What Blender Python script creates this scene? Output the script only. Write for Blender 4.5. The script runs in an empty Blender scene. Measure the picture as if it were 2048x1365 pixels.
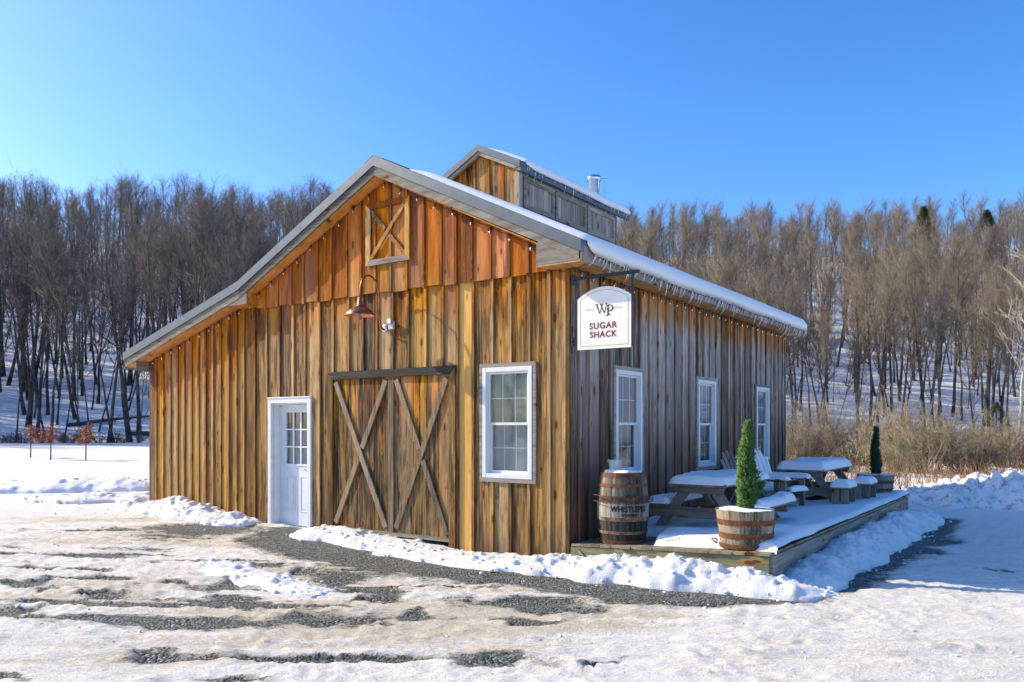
import bpy, bmesh, math, random
import numpy as np
from mathutils import Vector, Matrix

random.seed(7)
RNG = np.random.default_rng(11)
scene = bpy.context.scene
COL = scene.collection
R = math.radians

# ------------------------------------------------------------------ camera, sky, sun, exposure
CAM_LOC = (5.1656, -8.5694, 1.5743)
CAM_YAW = 0.6153
cam_data = bpy.data.cameras.new("camera")
cam = bpy.data.objects.new("camera", cam_data)
COL.objects.link(cam)
cam.location = CAM_LOC
cam.rotation_euler = (R(90), 0, CAM_YAW)
cam_data.sensor_width = 36.0
cam_data.lens = 1585.34 / 2048 * 36.0
cam_data.shift_y = (851.69 - 682.5) / 2048
cam_data.clip_start = 0.05
cam_data.clip_end = 3000
scene.camera = cam

SUN_PHI, SUN_EL = R(19), R(32)          # light travels towards +X and a little +Y
to_sun = Vector((-math.cos(SUN_PHI) * math.cos(SUN_EL), -math.sin(SUN_PHI) * math.cos(SUN_EL), math.sin(SUN_EL)))
world = bpy.data.worlds.new("World")
scene.world = world
world.use_nodes = True
wn = world.node_tree
for n in list(wn.nodes):
    wn.nodes.remove(n)
sky = wn.nodes.new("ShaderNodeTexSky")
sky.sky_type = 'NISHITA'
sky.sun_disc = False
sky.sun_elevation = SUN_EL
sky.sun_rotation = math.atan2(to_sun.x, to_sun.y)
sky.altitude = 300
sky.air_density = 1.0
sky.dust_density = 1.2
sky.ozone_density = 5.0
hs = wn.nodes.new("ShaderNodeHueSaturation")
hs.inputs['Hue'].default_value = 0.508
hs.inputs['Saturation'].default_value = 1.24
bg = wn.nodes.new("ShaderNodeBackground")
bg.inputs['Strength'].default_value = 0.13
wo = wn.nodes.new("ShaderNodeOutputWorld")
wn.links.new(sky.outputs[0], hs.inputs['Color'])
wn.links.new(hs.outputs[0], bg.inputs[0])
wn.links.new(bg.outputs[0], wo.inputs[0])

sun_data = bpy.data.lights.new("sun", 'SUN')
sun_data.energy = 3.1
sun_data.angle = R(0.5)
sun_data.color = (1.0, 0.865, 0.635)
sun = bpy.data.objects.new("sun", sun_data)
COL.objects.link(sun)
sun.rotation_euler = (-to_sun).to_track_quat('-Z', 'Y').to_euler()

scene.view_settings.view_transform = 'Standard'
scene.view_settings.look = 'None'
scene.view_settings.gamma = 1.0
scene.view_settings.use_curve_mapping = False
scene.view_settings.exposure = 1.12
scene.cycles.use_denoising = True
scene.cycles.max_bounces = 8
scene.cycles.transparent_max_bounces = 16

# ------------------------------------------------------------------ noise (numpy)
def _hash(ix, iy, seed):
    h = (ix.astype(np.int64) * 374761393 + iy.astype(np.int64) * 668265263 + seed * 1442695041) & 0xFFFFFFFF
    h = ((h ^ (h >> 13)) * 1274126177) & 0xFFFFFFFF
    h = h ^ (h >> 16)
    return (h & 0xFFFFFF) / float(0xFFFFFF)

def vnoise(x, y, seed=0):
    x = np.asarray(x, float); y = np.asarray(y, float)
    ix = np.floor(x); iy = np.floor(y)
    fx = x - ix; fy = y - iy
    fx = fx * fx * (3 - 2 * fx); fy = fy * fy * (3 - 2 * fy)
    a = _hash(ix, iy, seed); b = _hash(ix + 1, iy, seed)
    c = _hash(ix, iy + 1, seed); d = _hash(ix + 1, iy + 1, seed)
    return (a * (1 - fx) + b * fx) * (1 - fy) + (c * (1 - fx) + d * fx) * fy

def fbm(x, y, seed=0, octaves=4, gain=0.5):
    s = 0.0; a = 1.0; t = 0.0
    x = np.asarray(x, float); y = np.asarray(y, float)
    for k in range(octaves):
        s = s + a * vnoise(x * 2 ** k + 17.3 * k, y * 2 ** k - 9.1 * k, seed + k)
        t += a; a *= gain
    return s / t

def sstep(a, b, x):
    t = np.clip((np.asarray(x, float) - a) / (b - a), 0, 1)
    return t * t * (3 - 2 * t)

# ------------------------------------------------------------------ the terrain
CY, SY = math.cos(CAM_YAW), math.sin(CAM_YAW)
def to_lat(x, y):      # distance across and along the valley, whose hill runs square to the view
    dx = np.asarray(x, float) - CAM_LOC[0]; dy = np.asarray(y, float) - CAM_LOC[1]
    return dx * CY + dy * SY, -dx * SY + dy * CY
def from_lat(lat, d):
    return CAM_LOC[0] + lat * CY - d * SY, CAM_LOC[1] + lat * SY + d * CY
def gz(x, y):
    x = np.asarray(x, float); y = np.asarray(y, float)
    lat, d = to_lat(x, y)
    z = -0.07 - 0.13 * sstep(-9, 1, x)
    z = z + 0.0125 * np.clip(d - 30, 0, 60)
    return z
HILL_D0 = 60.0
def hz(lat, d):
    lat = np.asarray(lat, float); d = np.asarray(d, float)
    A = 35.6 - 1.4 * np.tanh(lat / 30.0) + 2.2 * (fbm(lat / 22.0, d * 0 + 3.3, 5, 3) - .5) * 2
    t = np.clip((d - HILL_D0) / 95.0, 0, 1.0)
    s = t ** 1.1
    x, y = from_lat(lat, d)
    return gz(x, y) + A * s + 1.4 * (fbm(lat / 9.0, d / 9.0, 8, 3) - .5) * sstep(0, .15, t)

# ------------------------------------------------------------------ node helpers
class NT:
    def __init__(self, name):
        self.m = bpy.data.materials.new(name)
        self.m.use_nodes = True
        self.t = self.m.node_tree
        for n in list(self.t.nodes):
            self.t.nodes.remove(n)
        self.out = self.n("ShaderNodeOutputMaterial")
    def n(self, typ, **kw):
        nd = self.t.nodes.new(typ)
        for k, v in kw.items():
            if k == 'inp':
                for i, val in v.items():
                    self.set(nd.inputs[i], val)
            else:
                setattr(nd, k, v)
        return nd
    def set(self, sock, val):
        if isinstance(val, bpy.types.NodeSocket):
            self.t.links.new(val, sock)
        elif isinstance(val, bpy.types.Node):
            self.t.links.new(val.outputs[0], sock)
        else:
            if sock.type == 'RGBA' and len(val) == 3:
                val = (*val, 1)
            sock.default_value = val
    def math(self, op, a, b=0.5, c=0.5, clamp=False):
        nd = self.n("ShaderNodeMath", operation=op, use_clamp=clamp)
        self.set(nd.inputs[0], a)
        self.set(nd.inputs[1], b)
        self.set(nd.inputs[2], c)
        return nd.outputs[0]
    def mix(self, fac, a, b, mode='MIX'):
        nd = self.n("ShaderNodeMix", data_type='RGBA', blend_type=mode)
        self.set(nd.inputs[0], fac); self.set(nd.inputs[6], a); self.set(nd.inputs[7], b)
        return nd.outputs[2]
    def smooth(self, x, lo, hi, a=0.0, b=1.0):
        nd = self.n("ShaderNodeMapRange", interpolation_type='SMOOTHSTEP')
        self.set(nd.inputs[0], x)
        for i, v in zip((1, 2, 3, 4), (lo, hi, a, b)):
            self.set(nd.inputs[i], v)
        return nd.outputs[0]
    def noise(self, vec, scale=1.0, detail=4, rough=0.55, dist=0.0):
        nd = self.n("ShaderNodeTexNoise")
        if vec is not None:
            self.set(nd.inputs['Vector'], vec)
        nd.inputs['Scale'].default_value = scale
        nd.inputs['Detail'].default_value = detail
        nd.inputs['Roughness'].default_value = rough
        nd.inputs['Distortion'].default_value = dist
        return nd.outputs[0]
    def scaled(self, vec, s, off=None):
        nd = self.n("ShaderNodeVectorMath", operation='MULTIPLY')
        self.set(nd.inputs[0], vec); nd.inputs[1].default_value = s
        o = nd.outputs[0]
        if off is not None:
            n2 = self.n("ShaderNodeVectorMath", operation='ADD')
            self.set(n2.inputs[0], o); self.set(n2.inputs[1], off)
            o = n2.outputs[0]
        return o
    def bump(self, h, strength=0.3, dist=0.01):
        nd = self.n("ShaderNodeBump")
        nd.inputs['Strength'].default_value = strength
        nd.inputs['Distance'].default_value = dist
        self.set(nd.inputs['Height'], h)
        return nd.outputs[0]
    def bsdf(self, color, rough=0.7, metallic=0.0, normal=None, spec=0.3, **kw):
        nd = self.n("ShaderNodeBsdfPrincipled")
        self.set(nd.inputs['Base Color'], color)
        self.set(nd.inputs['Roughness'], rough)
        self.set(nd.inputs['Metallic'], metallic)
        nd.inputs['Specular IOR Level'].default_value = spec
        if normal is not None:
            self.set(nd.inputs['Normal'], normal)
        for k, v in kw.items():
            self.set(nd.inputs[k.replace('_', ' ')], v)
        self.t.links.new(nd.outputs[0], self.out.inputs[0])
        return nd
    def attr(self, name):
        nd = self.n("ShaderNodeAttribute", attribute_name=name)
        return nd.outputs['Fac']
    def objvec(self):
        return self.n("ShaderNodeTexCoord").outputs['Object']
    def rand(self):
        return self.n("ShaderNodeObjectInfo").outputs['Random']

def wood(name, grain, fresh, weather, dark, fade=(0.15, 1.3), freshbias=0.0, blackness=0.45, rough=0.8,
         low=None, lowz=(0.4, 2.4), knots=True, tone=0.35, blotch=0.55, edge=0.0, patch=0.0, edgecol=None, blk=(0.47, 0.66)):
    """Boards: 'drop' is the distance below the eave or rail that keeps the weather off the wood."""
    t = NT(name)
    g = {'X': (1.3, 26, 26), 'Y': (26, 1.3, 26), 'Z': (26, 26, 1.3)}[grain]
    g2 = {'X': (0.7, 5, 5), 'Y': (5, 0.7, 5), 'Z': (5, 5, 0.7)}[grain]
    g3 = {'X': (2.2, 8, 8), 'Y': (8, 2.2, 8), 'Z': (8, 8, 2.2)}[grain]
    co = t.objvec()
    rnd = t.rand()
    r50 = t.math('MULTIPLY', rnd, 53.0)
    fine = t.noise(t.scaled(co, g, r50), 1.0, 6, 0.62, 0.5)
    vfine = t.noise(t.scaled(co, tuple(v * 3.2 for v in g), r50), 1.0, 3, 0.6)
    blot = t.noise(t.scaled(co, g2, r50), 1.0, 5, 0.6, 0.6)
    blot2 = t.noise(t.scaled(co, tuple(v * 1.7 for v in g2), t.math('ADD', r50, 31.7)), 1.0, 5, 0.65, 0.4)
    # weathering
    drop = t.attr('drop')
    d2 = t.math('ADD', drop, t.math('MULTIPLY', t.math('SUBTRACT', blot, 0.5), 2.2 * blotch * (fade[1] - fade[0]) + .35))
    fr = t.smooth(d2, fade[0], fade[1], 1.0, 0.0)
    fr = t.math('ADD', fr, t.math('ADD', freshbias, t.math('MULTIPLY', t.math('SUBTRACT', rnd, 0.5), 0.5)), clamp=True)
    if patch:
        pn = t.noise(t.scaled(co, tuple(v * .8 for v in g2), t.math('ADD', r50, 77.7)), 1.0, 3, 0.5, 0.3)
        fr = t.math('ADD', fr, t.math('MULTIPLY', t.smooth(pn, 0.57, 0.68), patch), clamp=True)
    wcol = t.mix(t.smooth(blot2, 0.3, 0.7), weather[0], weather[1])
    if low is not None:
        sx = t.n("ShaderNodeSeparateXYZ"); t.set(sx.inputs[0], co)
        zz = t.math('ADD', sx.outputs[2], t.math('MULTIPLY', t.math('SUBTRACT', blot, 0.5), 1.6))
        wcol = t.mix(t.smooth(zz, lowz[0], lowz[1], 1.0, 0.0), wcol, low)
    fcol = t.mix(t.smooth(blot, 0.35, 0.68), fresh[0], fresh[1])
    col = t.mix(fr, wcol, fcol)
    if edge:  # dark board edges: sheltered wood plus batten shadow put into the colour
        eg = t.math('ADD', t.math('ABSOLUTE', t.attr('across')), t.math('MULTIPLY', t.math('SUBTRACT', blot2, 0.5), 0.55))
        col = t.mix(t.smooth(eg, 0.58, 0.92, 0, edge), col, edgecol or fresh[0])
    # mould and water streaks run with the grain
    st = t.math('MULTIPLY', t.smooth(t.math('ADD', blot2, t.math('MULTIPLY', t.math('SUBTRACT', rnd, .5), .34)), blk[0], blk[1]), blackness)
    st = t.math('MULTIPLY', st, t.smooth(fine, 0.2, 0.62))
    col = t.mix(st, col, dark)
    fac = t.math('MULTIPLY', t.smooth(fine, 0.42, 0.66), 0.5)
    col = t.mix(fac, col, t.mix(0.62, col, dark))
    lightg = t.math('MULTIPLY', t.smooth(vfine, 0.55, 0.75), 0.18)
    col = t.mix(lightg, col, t.mix(0.5, col, (0.8, 0.72, 0.6)))
    h = t.math('ADD', fine, t.math('MULTIPLY', vfine, 0.6))
    if knots:
        vo = t.n("ShaderNodeTexVoronoi", feature='F1')
        vo.inputs['Scale'].default_value = 1.0
        sk = t.n("ShaderNodeSeparateXYZ"); t.set(sk.inputs[0], co)
        ck = t.n("ShaderNodeCombineXYZ")
        ax = [t.math('ADD', sk.outputs[0], sk.outputs[1]), sk.outputs[2]] if grain == 'Z' else ([sk.outputs[2], t.math('ADD', sk.outputs[0], sk.outputs[1])])
        t.set(ck.inputs[0], t.math('ADD', t.math('MULTIPLY', ax[0], 5.2), r50)); t.set(ck.inputs[1], t.math('ADD', t.math('MULTIPLY', ax[1], 1.9), r50))
        vo.voronoi_dimensions = '2D'
        t.set(vo.inputs['Vector'], ck.outputs[0])
        pick = t.n("ShaderNodeSeparateColor"); t.set(pick.inputs[0], vo.outputs['Color'])
        kd = t.math('ADD', vo.outputs['Distance'], t.math('MULTIPLY', pick.outputs[0], 0.26))
        ring = t.smooth(kd, 0.16, 0.27, 1.0, 0.0)
        core = t.smooth(kd, 0.10, 0.16, 1.0, 0.0)
        col = t.mix(t.math('MULTIPLY', ring, 0.6), col, (0.30, 0.115, 0.028))
        col = t.mix(t.math('MULTIPLY', core, 0.85), col, (0.05, 0.022, 0.010))
    # every board has its own tone
    hsv = t.n("ShaderNodeHueSaturation")
    t.set(hsv.inputs['Color'], col)
    t.set(hsv.inputs['Value'], t.math('ADD', 1.0 - tone / 2, t.math('MULTIPLY', t.math('FRACT', t.math('MULTIPLY', rnd, 7.31)), tone)))
    t.set(hsv.inputs['Saturation'], t.math('ADD', 0.9, t.math('MULTIPLY', t.math('FRACT', t.math('MULTIPLY', rnd, 3.7)), 0.25)))
    nrm = t.bump(h, 0.45, 0.006)
    t.bsdf(hsv.outputs[0], rough, 0, nrm, 0.2)
    return t.m

def plain(name, color, rough=0.5, metallic=0.0, spec=0.4, var=0.12, scale=6.0, bump=0.0):
    t = NT(name)
    co = t.objvec()
    nz = t.noise(co, scale, 5, 0.6)
    dk = tuple(c * (1 - var * 2.2) for c in color); lt = tuple(min(1, c * (1 + var)) for c in color)
    col = t.mix(t.smooth(nz, 0.3, 0.7), dk, lt)
    nrm = t.bump(t.noise(co, scale * 8, 3), bump, 0.004) if bump else None
    t.bsdf(col, t.math('ADD', rough - .08, t.math('MULTIPLY', nz, .16)), metallic, nrm, spec)
    return t.m

FRESH = [(0.36, 0.105, 0.014), (0.62, 0.255, 0.045)]
M = {}
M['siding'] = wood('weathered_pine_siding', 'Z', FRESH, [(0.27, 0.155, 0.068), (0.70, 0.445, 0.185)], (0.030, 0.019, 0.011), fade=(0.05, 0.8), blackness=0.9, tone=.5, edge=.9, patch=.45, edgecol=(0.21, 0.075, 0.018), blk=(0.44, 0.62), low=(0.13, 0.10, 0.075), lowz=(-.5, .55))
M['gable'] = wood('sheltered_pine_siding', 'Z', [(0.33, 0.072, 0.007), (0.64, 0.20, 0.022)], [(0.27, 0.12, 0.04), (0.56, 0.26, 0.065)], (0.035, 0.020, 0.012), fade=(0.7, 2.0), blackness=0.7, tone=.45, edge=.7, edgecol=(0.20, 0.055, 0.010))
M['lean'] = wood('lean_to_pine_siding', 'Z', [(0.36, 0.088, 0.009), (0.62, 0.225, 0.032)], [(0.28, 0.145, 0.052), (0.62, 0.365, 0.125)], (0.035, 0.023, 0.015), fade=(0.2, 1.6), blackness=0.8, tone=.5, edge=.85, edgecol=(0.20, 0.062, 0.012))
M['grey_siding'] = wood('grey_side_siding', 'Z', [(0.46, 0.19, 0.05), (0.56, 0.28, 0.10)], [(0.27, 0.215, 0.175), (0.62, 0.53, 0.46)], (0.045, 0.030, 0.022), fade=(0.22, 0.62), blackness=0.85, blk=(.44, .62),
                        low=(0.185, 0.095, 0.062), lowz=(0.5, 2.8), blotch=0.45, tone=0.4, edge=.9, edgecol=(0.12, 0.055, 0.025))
M['barn_door'] = wood('old_barn_door_planks', 'Z', [(0.44, 0.135, 0.018), (0.70, 0.33, 0.065)], [(0.12, 0.078, 0.042), (0.54, 0.335, 0.13)], (0.020, 0.016, 0.013), fade=(0.05, 1.1), blackness=1.0, tone=0.6, edge=.3, patch=.9, blk=(0.40, 0.57))
M['brace'] = wood('weathered_brace', 'Z', FRESH, [(0.20, 0.145, 0.09), (0.46, 0.345, 0.215)], (0.04, 0.03, 0.02), fade=(-2, -1), freshbias=-.2, blackness=0.8, patch=.35)
M['fascia'] = wood('weathered_fascia', 'X', FRESH, [(0.15, 0.135, 0.11), (0.31, 0.275, 0.225)], (0.035, 0.03, 0.025), fade=(-2, -1), freshbias=-.2, blackness=0.7)
M['new_board'] = wood('new_pine_board', 'Z', [(0.66, 0.36, 0.105), (0.78, 0.47, 0.17)], [(0.66, 0.36, 0.105), (0.78, 0.47, 0.17)], (0.22, 0.11, 0.04), blackness=0.1, tone=0.12)
M['grey_z'] = wood('grey_trim_upright', 'Z', FRESH, [(0.27, 0.235, 0.19), (0.46, 0.40, 0.32)], (0.05, 0.042, 0.035), fade=(-2, -1), freshbias=-0.2, blackness=0.6)
M['grey_x'] = wood('grey_trim_level', 'X', FRESH, [(0.25, 0.225, 0.19), (0.45, 0.40, 0.33)], (0.05, 0.042, 0.035), fade=(-2, -1), freshbias=-0.2, blackness=0.6)
M['grey_y'] = wood('grey_trim_side', 'Y', FRESH, [(0.23, 0.20, 0.165), (0.40, 0.35, 0.29)], (0.05, 0.042, 0.035), fade=(-2, -1), freshbias=-0.2, blackness=0.6)
M['dark_x'] = wood('blackened_header', 'X', FRESH, [(0.022, 0.020, 0.018), (0.065, 0.056, 0.045)], (0.02, 0.018, 0.016), fade=(-2, -1), freshbias=-0.2, blackness=0.5)
M['soffit'] = wood('orange_soffit', 'X', [(0.50, 0.20, 0.045), (0.66, 0.31, 0.09)], [(0.50, 0.20, 0.045), (0.66, 0.31, 0.09)], (0.10, 0.05, 0.02), fade=(5, 6), freshbias=.3, blackness=0.3)
M['soffit_y'] = wood('tan_soffit', 'Y', [(0.50, 0.25, 0.085), (0.62, 0.36, 0.15)], [(0.50, 0.25, 0.085), (0.62, 0.36, 0.15)], (0.10, 0.06, 0.03), fade=(5, 6), freshbias=.3, blackness=0.3)
M['picnic_y'] = wood('picnic_wood_long', 'Y', FRESH, [(0.20, 0.165, 0.13), (0.34, 0.29, 0.23)], (0.05, 0.04, 0.03), fade=(-2, -1), freshbias=-.2, blackness=0.5, low=None)
M['picnic_x'] = wood('picnic_wood_cross', 'X', FRESH, [(0.19, 0.15, 0.12), (0.32, 0.265, 0.21)], (0.05, 0.04, 0.03), fade=(-2, -1), freshbias=-.2, blackness=0.5)
M['picnic_z'] = wood('picnic_wood_leg', 'Z', FRESH, [(0.21, 0.175, 0.15), (0.34, 0.29, 0.25)], (0.05, 0.04, 0.035), fade=(-2, -1), freshbias=-.2, blackness=0.5)
M['deck_y'] = wood('deck_boards', 'Y', FRESH, [(0.20, 0.165, 0.11), (0.36, 0.31, 0.21)], (0.06, 0.055, 0.035), fade=(-2, -1), freshbias=-.2, blackness=0.5)
M['deck_x'] = wood('deck_rim', 'X', FRESH, [(0.19, 0.17, 0.115), (0.36, 0.325, 0.225)], (0.06, 0.07, 0.025), fade=(-2, -1), freshbias=-.2, blackness=0.6)
M['stave'] = wood('barrel_staves', 'Z', FRESH, [(0.09, 0.072, 0.052), (0.36, 0.315, 0.24)], (0.018, 0.015, 0.012), fade=(-2, -1), freshbias=-.2, blackness=1.0, knots=False, tone=.5)
M['stave_black'] = wood('barrel_staves_black', 'Z', FRESH, [(0.025, 0.022, 0.02), (0.11, 0.10, 0.085)], (0.012, 0.011, 0.01), fade=(-2, -1), freshbias=-.2, blackness=0.95, knots=False, tone=.4)
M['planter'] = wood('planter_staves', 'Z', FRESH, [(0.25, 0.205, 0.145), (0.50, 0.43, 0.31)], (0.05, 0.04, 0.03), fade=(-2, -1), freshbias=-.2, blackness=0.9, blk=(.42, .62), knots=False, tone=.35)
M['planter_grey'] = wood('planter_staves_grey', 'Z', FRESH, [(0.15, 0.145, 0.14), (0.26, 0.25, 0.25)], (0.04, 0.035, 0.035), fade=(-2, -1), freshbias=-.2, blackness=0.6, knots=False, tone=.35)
M['white'] = plain('white_vinyl', (0.70, 0.71, 0.72), 0.35, var=0.03)
M['door_white'] = plain('white_door_paint', (0.68, 0.71, 0.74), 0.4, var=0.03)
M['metal'] = plain('grey_roof_metal', (0.105, 0.12, 0.135), 0.42, 0.3, var=0.06)
M['metal_light'] = plain('galvanised_metal', (0.55, 0.57, 0.58), 0.35, 0.8, var=0.1)
M['steel'] = plain('stainless_pipe', (0.62, 0.68, 0.74), 0.14, 1.0, var=0.04)
M['bucket'] = plain('bucket_zinc', (0.50, 0.55, 0.55), 0.45, 0.45, var=0.12)
M['copper'] = plain('copper', (0.52, 0.20, 0.10), 0.38, 0.85, var=0.15)
M['copper_dark'] = plain('aged_copper', (0.30, 0.135, 0.085), 0.42, 0.8, var=0.2)
M['copper_bright'] = plain('copper_inside', (0.72, 0.30, 0.14), 0.35, 0.7, var=0.08)
M['rust'] = plain('rusted_hoop', (0.20, 0.075, 0.03), 0.8, 0.1, var=0.25, scale=9, bump=.3)
M['rust_dark'] = plain('dark_rusted_hoop', (0.13, 0.07, 0.045), 0.75, 0.2, var=0.3, scale=9, bump=.3)
M['rust_pale'] = plain('pale_rusted_hoop', (0.27, 0.18, 0.11), 0.75, 0.2, var=0.35, scale=9, bump=.3)
M['iron'] = plain('black_iron', (0.025, 0.026, 0.03), 0.45, 0.3, var=0.2)
M['box_grey'] = plain('grey_box', (0.42, 0.45, 0.46), 0.5, 0.2, var=0.1)
M['rubber'] = plain('black_plastic', (0.015, 0.016, 0.018), 0.5)
M['sign'] = plain('sign_cream', (0.78, 0.76, 0.70), 0.5, var=0.03)
M['sign_edge'] = plain('sign_edge', (0.55, 0.53, 0.46), 0.6, var=0.05)
M['gold'] = plain('sign_gold', (0.60, 0.37, 0.08), 0.5, var=0.1)
M['sign_red'] = plain('sign_red', (0.20, 0.018, 0.020), 0.5, var=0.1)
M['sign_green'] = plain('sign_green', (0.035, 0.04, 0.018), 0.5, var=0.1)
M['ink'] = plain('black_ink', (0.014, 0.013, 0.014), 0.7)
M['interior'] = plain('dim_interior', (0.05, 0.055, 0.06), 0.9)
M['blind'] = plain('woven_blind', (0.24, 0.23, 0.19), 0.9, var=0.06, scale=3)
M['blind_blue'] = plain('grey_blind', (0.33, 0.33, 0.33), 0.9, var=0.06, scale=3)
M['stave_pale'] = wood('barrel_label_staves', 'Z', FRESH, [(0.24, 0.215, 0.17), (0.52, 0.48, 0.39)], (0.04, 0.035, 0.03), fade=(-2, -1), freshbias=-.2, blackness=0.7, knots=False, tone=.3)
M['blind_dark'] = plain('dark_blind', (0.05, 0.07, 0.09), 0.9, var=0.12, scale=2)
M['muntin'] = plain('grid_bars', (0.50, 0.58, 0.55), 0.5, var=0.03)
M['bark'] = plain('grey_bark', (0.085, 0.074, 0.068), 0.9, var=0.35, scale=2.5)
M['bark_pale'] = plain('pale_bark', (0.40, 0.36, 0.30), 0.85, var=0.2, scale=2.5)
M['twig'] = plain('bare_twigs', (0.14, 0.115, 0.10), 0.9, var=0.2, scale=.6)
M['twig_tan'] = plain('tan_twigs', (0.24, 0.19, 0.125), 0.9, var=0.2, scale=.6)
M['twig_pale'] = plain('pale_twigs', (0.46, 0.40, 0.31), 0.9, var=0.1, scale=.6)
M['brush'] = plain('dry_brush', (0.31, 0.245, 0.145), 0.9, var=0.3, scale=1.6)
M['brush_dark'] = plain('dark_brush', (0.15, 0.10, 0.08), 0.9, var=0.3, scale=1.6)
M['straw'] = plain('dry_grass', (0.30, 0.17, 0.075), 0.9, var=0.3, scale=1.3)
M['oak_leaf'] = plain('rust_oak_leaves', (0.42, 0.12, 0.03), 0.8, var=0.25, scale=4)
M['needle'] = plain('conifer_needles', (0.05, 0.065, 0.022), 0.8, var=0.3, scale=3)

def leaf_mat(name, a, b):
    t = NT(name)
    rv = t.n("ShaderNodeNewGeometry").outputs['Random Per Island']
    col = t.mix(rv, a, b)
    col = t.mix(t.math('GREATER_THAN', t.math('FRACT', t.math('MULTIPLY', rv, 17.3)), 0.93), col, (0.16, 0.13, 0.05))
    t.bsdf(col, 0.6, 0, None, 0.25)
    return t.m
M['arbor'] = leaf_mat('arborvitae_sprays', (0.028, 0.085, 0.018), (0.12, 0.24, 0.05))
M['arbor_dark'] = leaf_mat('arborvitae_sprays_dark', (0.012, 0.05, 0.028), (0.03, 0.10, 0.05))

def snow_mat(name, dirt=0.0, clump=0.0):
    t = NT(name)
    co = t.objvec()
    n1 = t.noise(co, 9, 6, 0.65)
    n2 = t.noise(co, 70, 4, 0.7)
    col = (0.84, 0.825, 0.79)
    if dirt:
        n3 = t.noise(co, 5.5, 8, 0.72)
        col = t.mix(t.smooth(n3, 0.48, 0.66, 0, dirt), col, (0.17, 0.165, 0.15))
    h = t.math('ADD', t.math('MULTIPLY', n1, 1.0), t.math('MULTIPLY', n2, 0.25 + clump))
    t.bsdf(col, 0.65, 0, t.bump(h, 0.35 + clump, 0.02), 0.25)
    return t.m
M['snow'] = snow_mat('clean_snow')
M['snow_rough'] = snow_mat('shovelled_snow', 0.22, 0.5)
M['snow_dirty'] = snow_mat('ploughed_dirty_snow', 0.75, 0.35)
t = NT('clear_ice')
t.bsdf((0.86, 0.88, 0.90), 0.12, 0, None, 0.6, Transmission_Weight=0.25, IOR=1.31)
M['ice'] = t.m
t = NT('window_glass')
tr = t.n("ShaderNodeBsdfTransparent"); gl = t.n("ShaderNodeBsdfGlossy")
gl.inputs['Roughness'].default_value = 0.03
gl.inputs['Color'].default_value = (.9, .95, 1, 1)
tr.inputs['Color'].default_value = (.86, .9, .9, 1)
fr = t.n("ShaderNodeFresnel"); fr.inputs[0].default_value = 1.6
mx = t.n("ShaderNodeMixShader")
bk_ = t.n("ShaderNodeNewGeometry").outputs['Backfacing']
t.set(mx.inputs[0], t.math('MULTIPLY', t.math('ADD', t.math('MULTIPLY', fr.outputs[0], 0.9), 0.03), t.math('SUBTRACT', 1.0, bk_))); t.set(mx.inputs[1], tr.outputs[0]); t.set(mx.inputs[2], gl.outputs[0])
t.t.links.new(mx.outputs[0], t.out.inputs[0])
M['glass'] = t.m
t = NT('bulb_glass')
t.bsdf((0.55, 0.50, 0.42), 0.05, 0, None, 0.5, Transmission_Weight=0.95)
M['bulb'] = t.m

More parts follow.
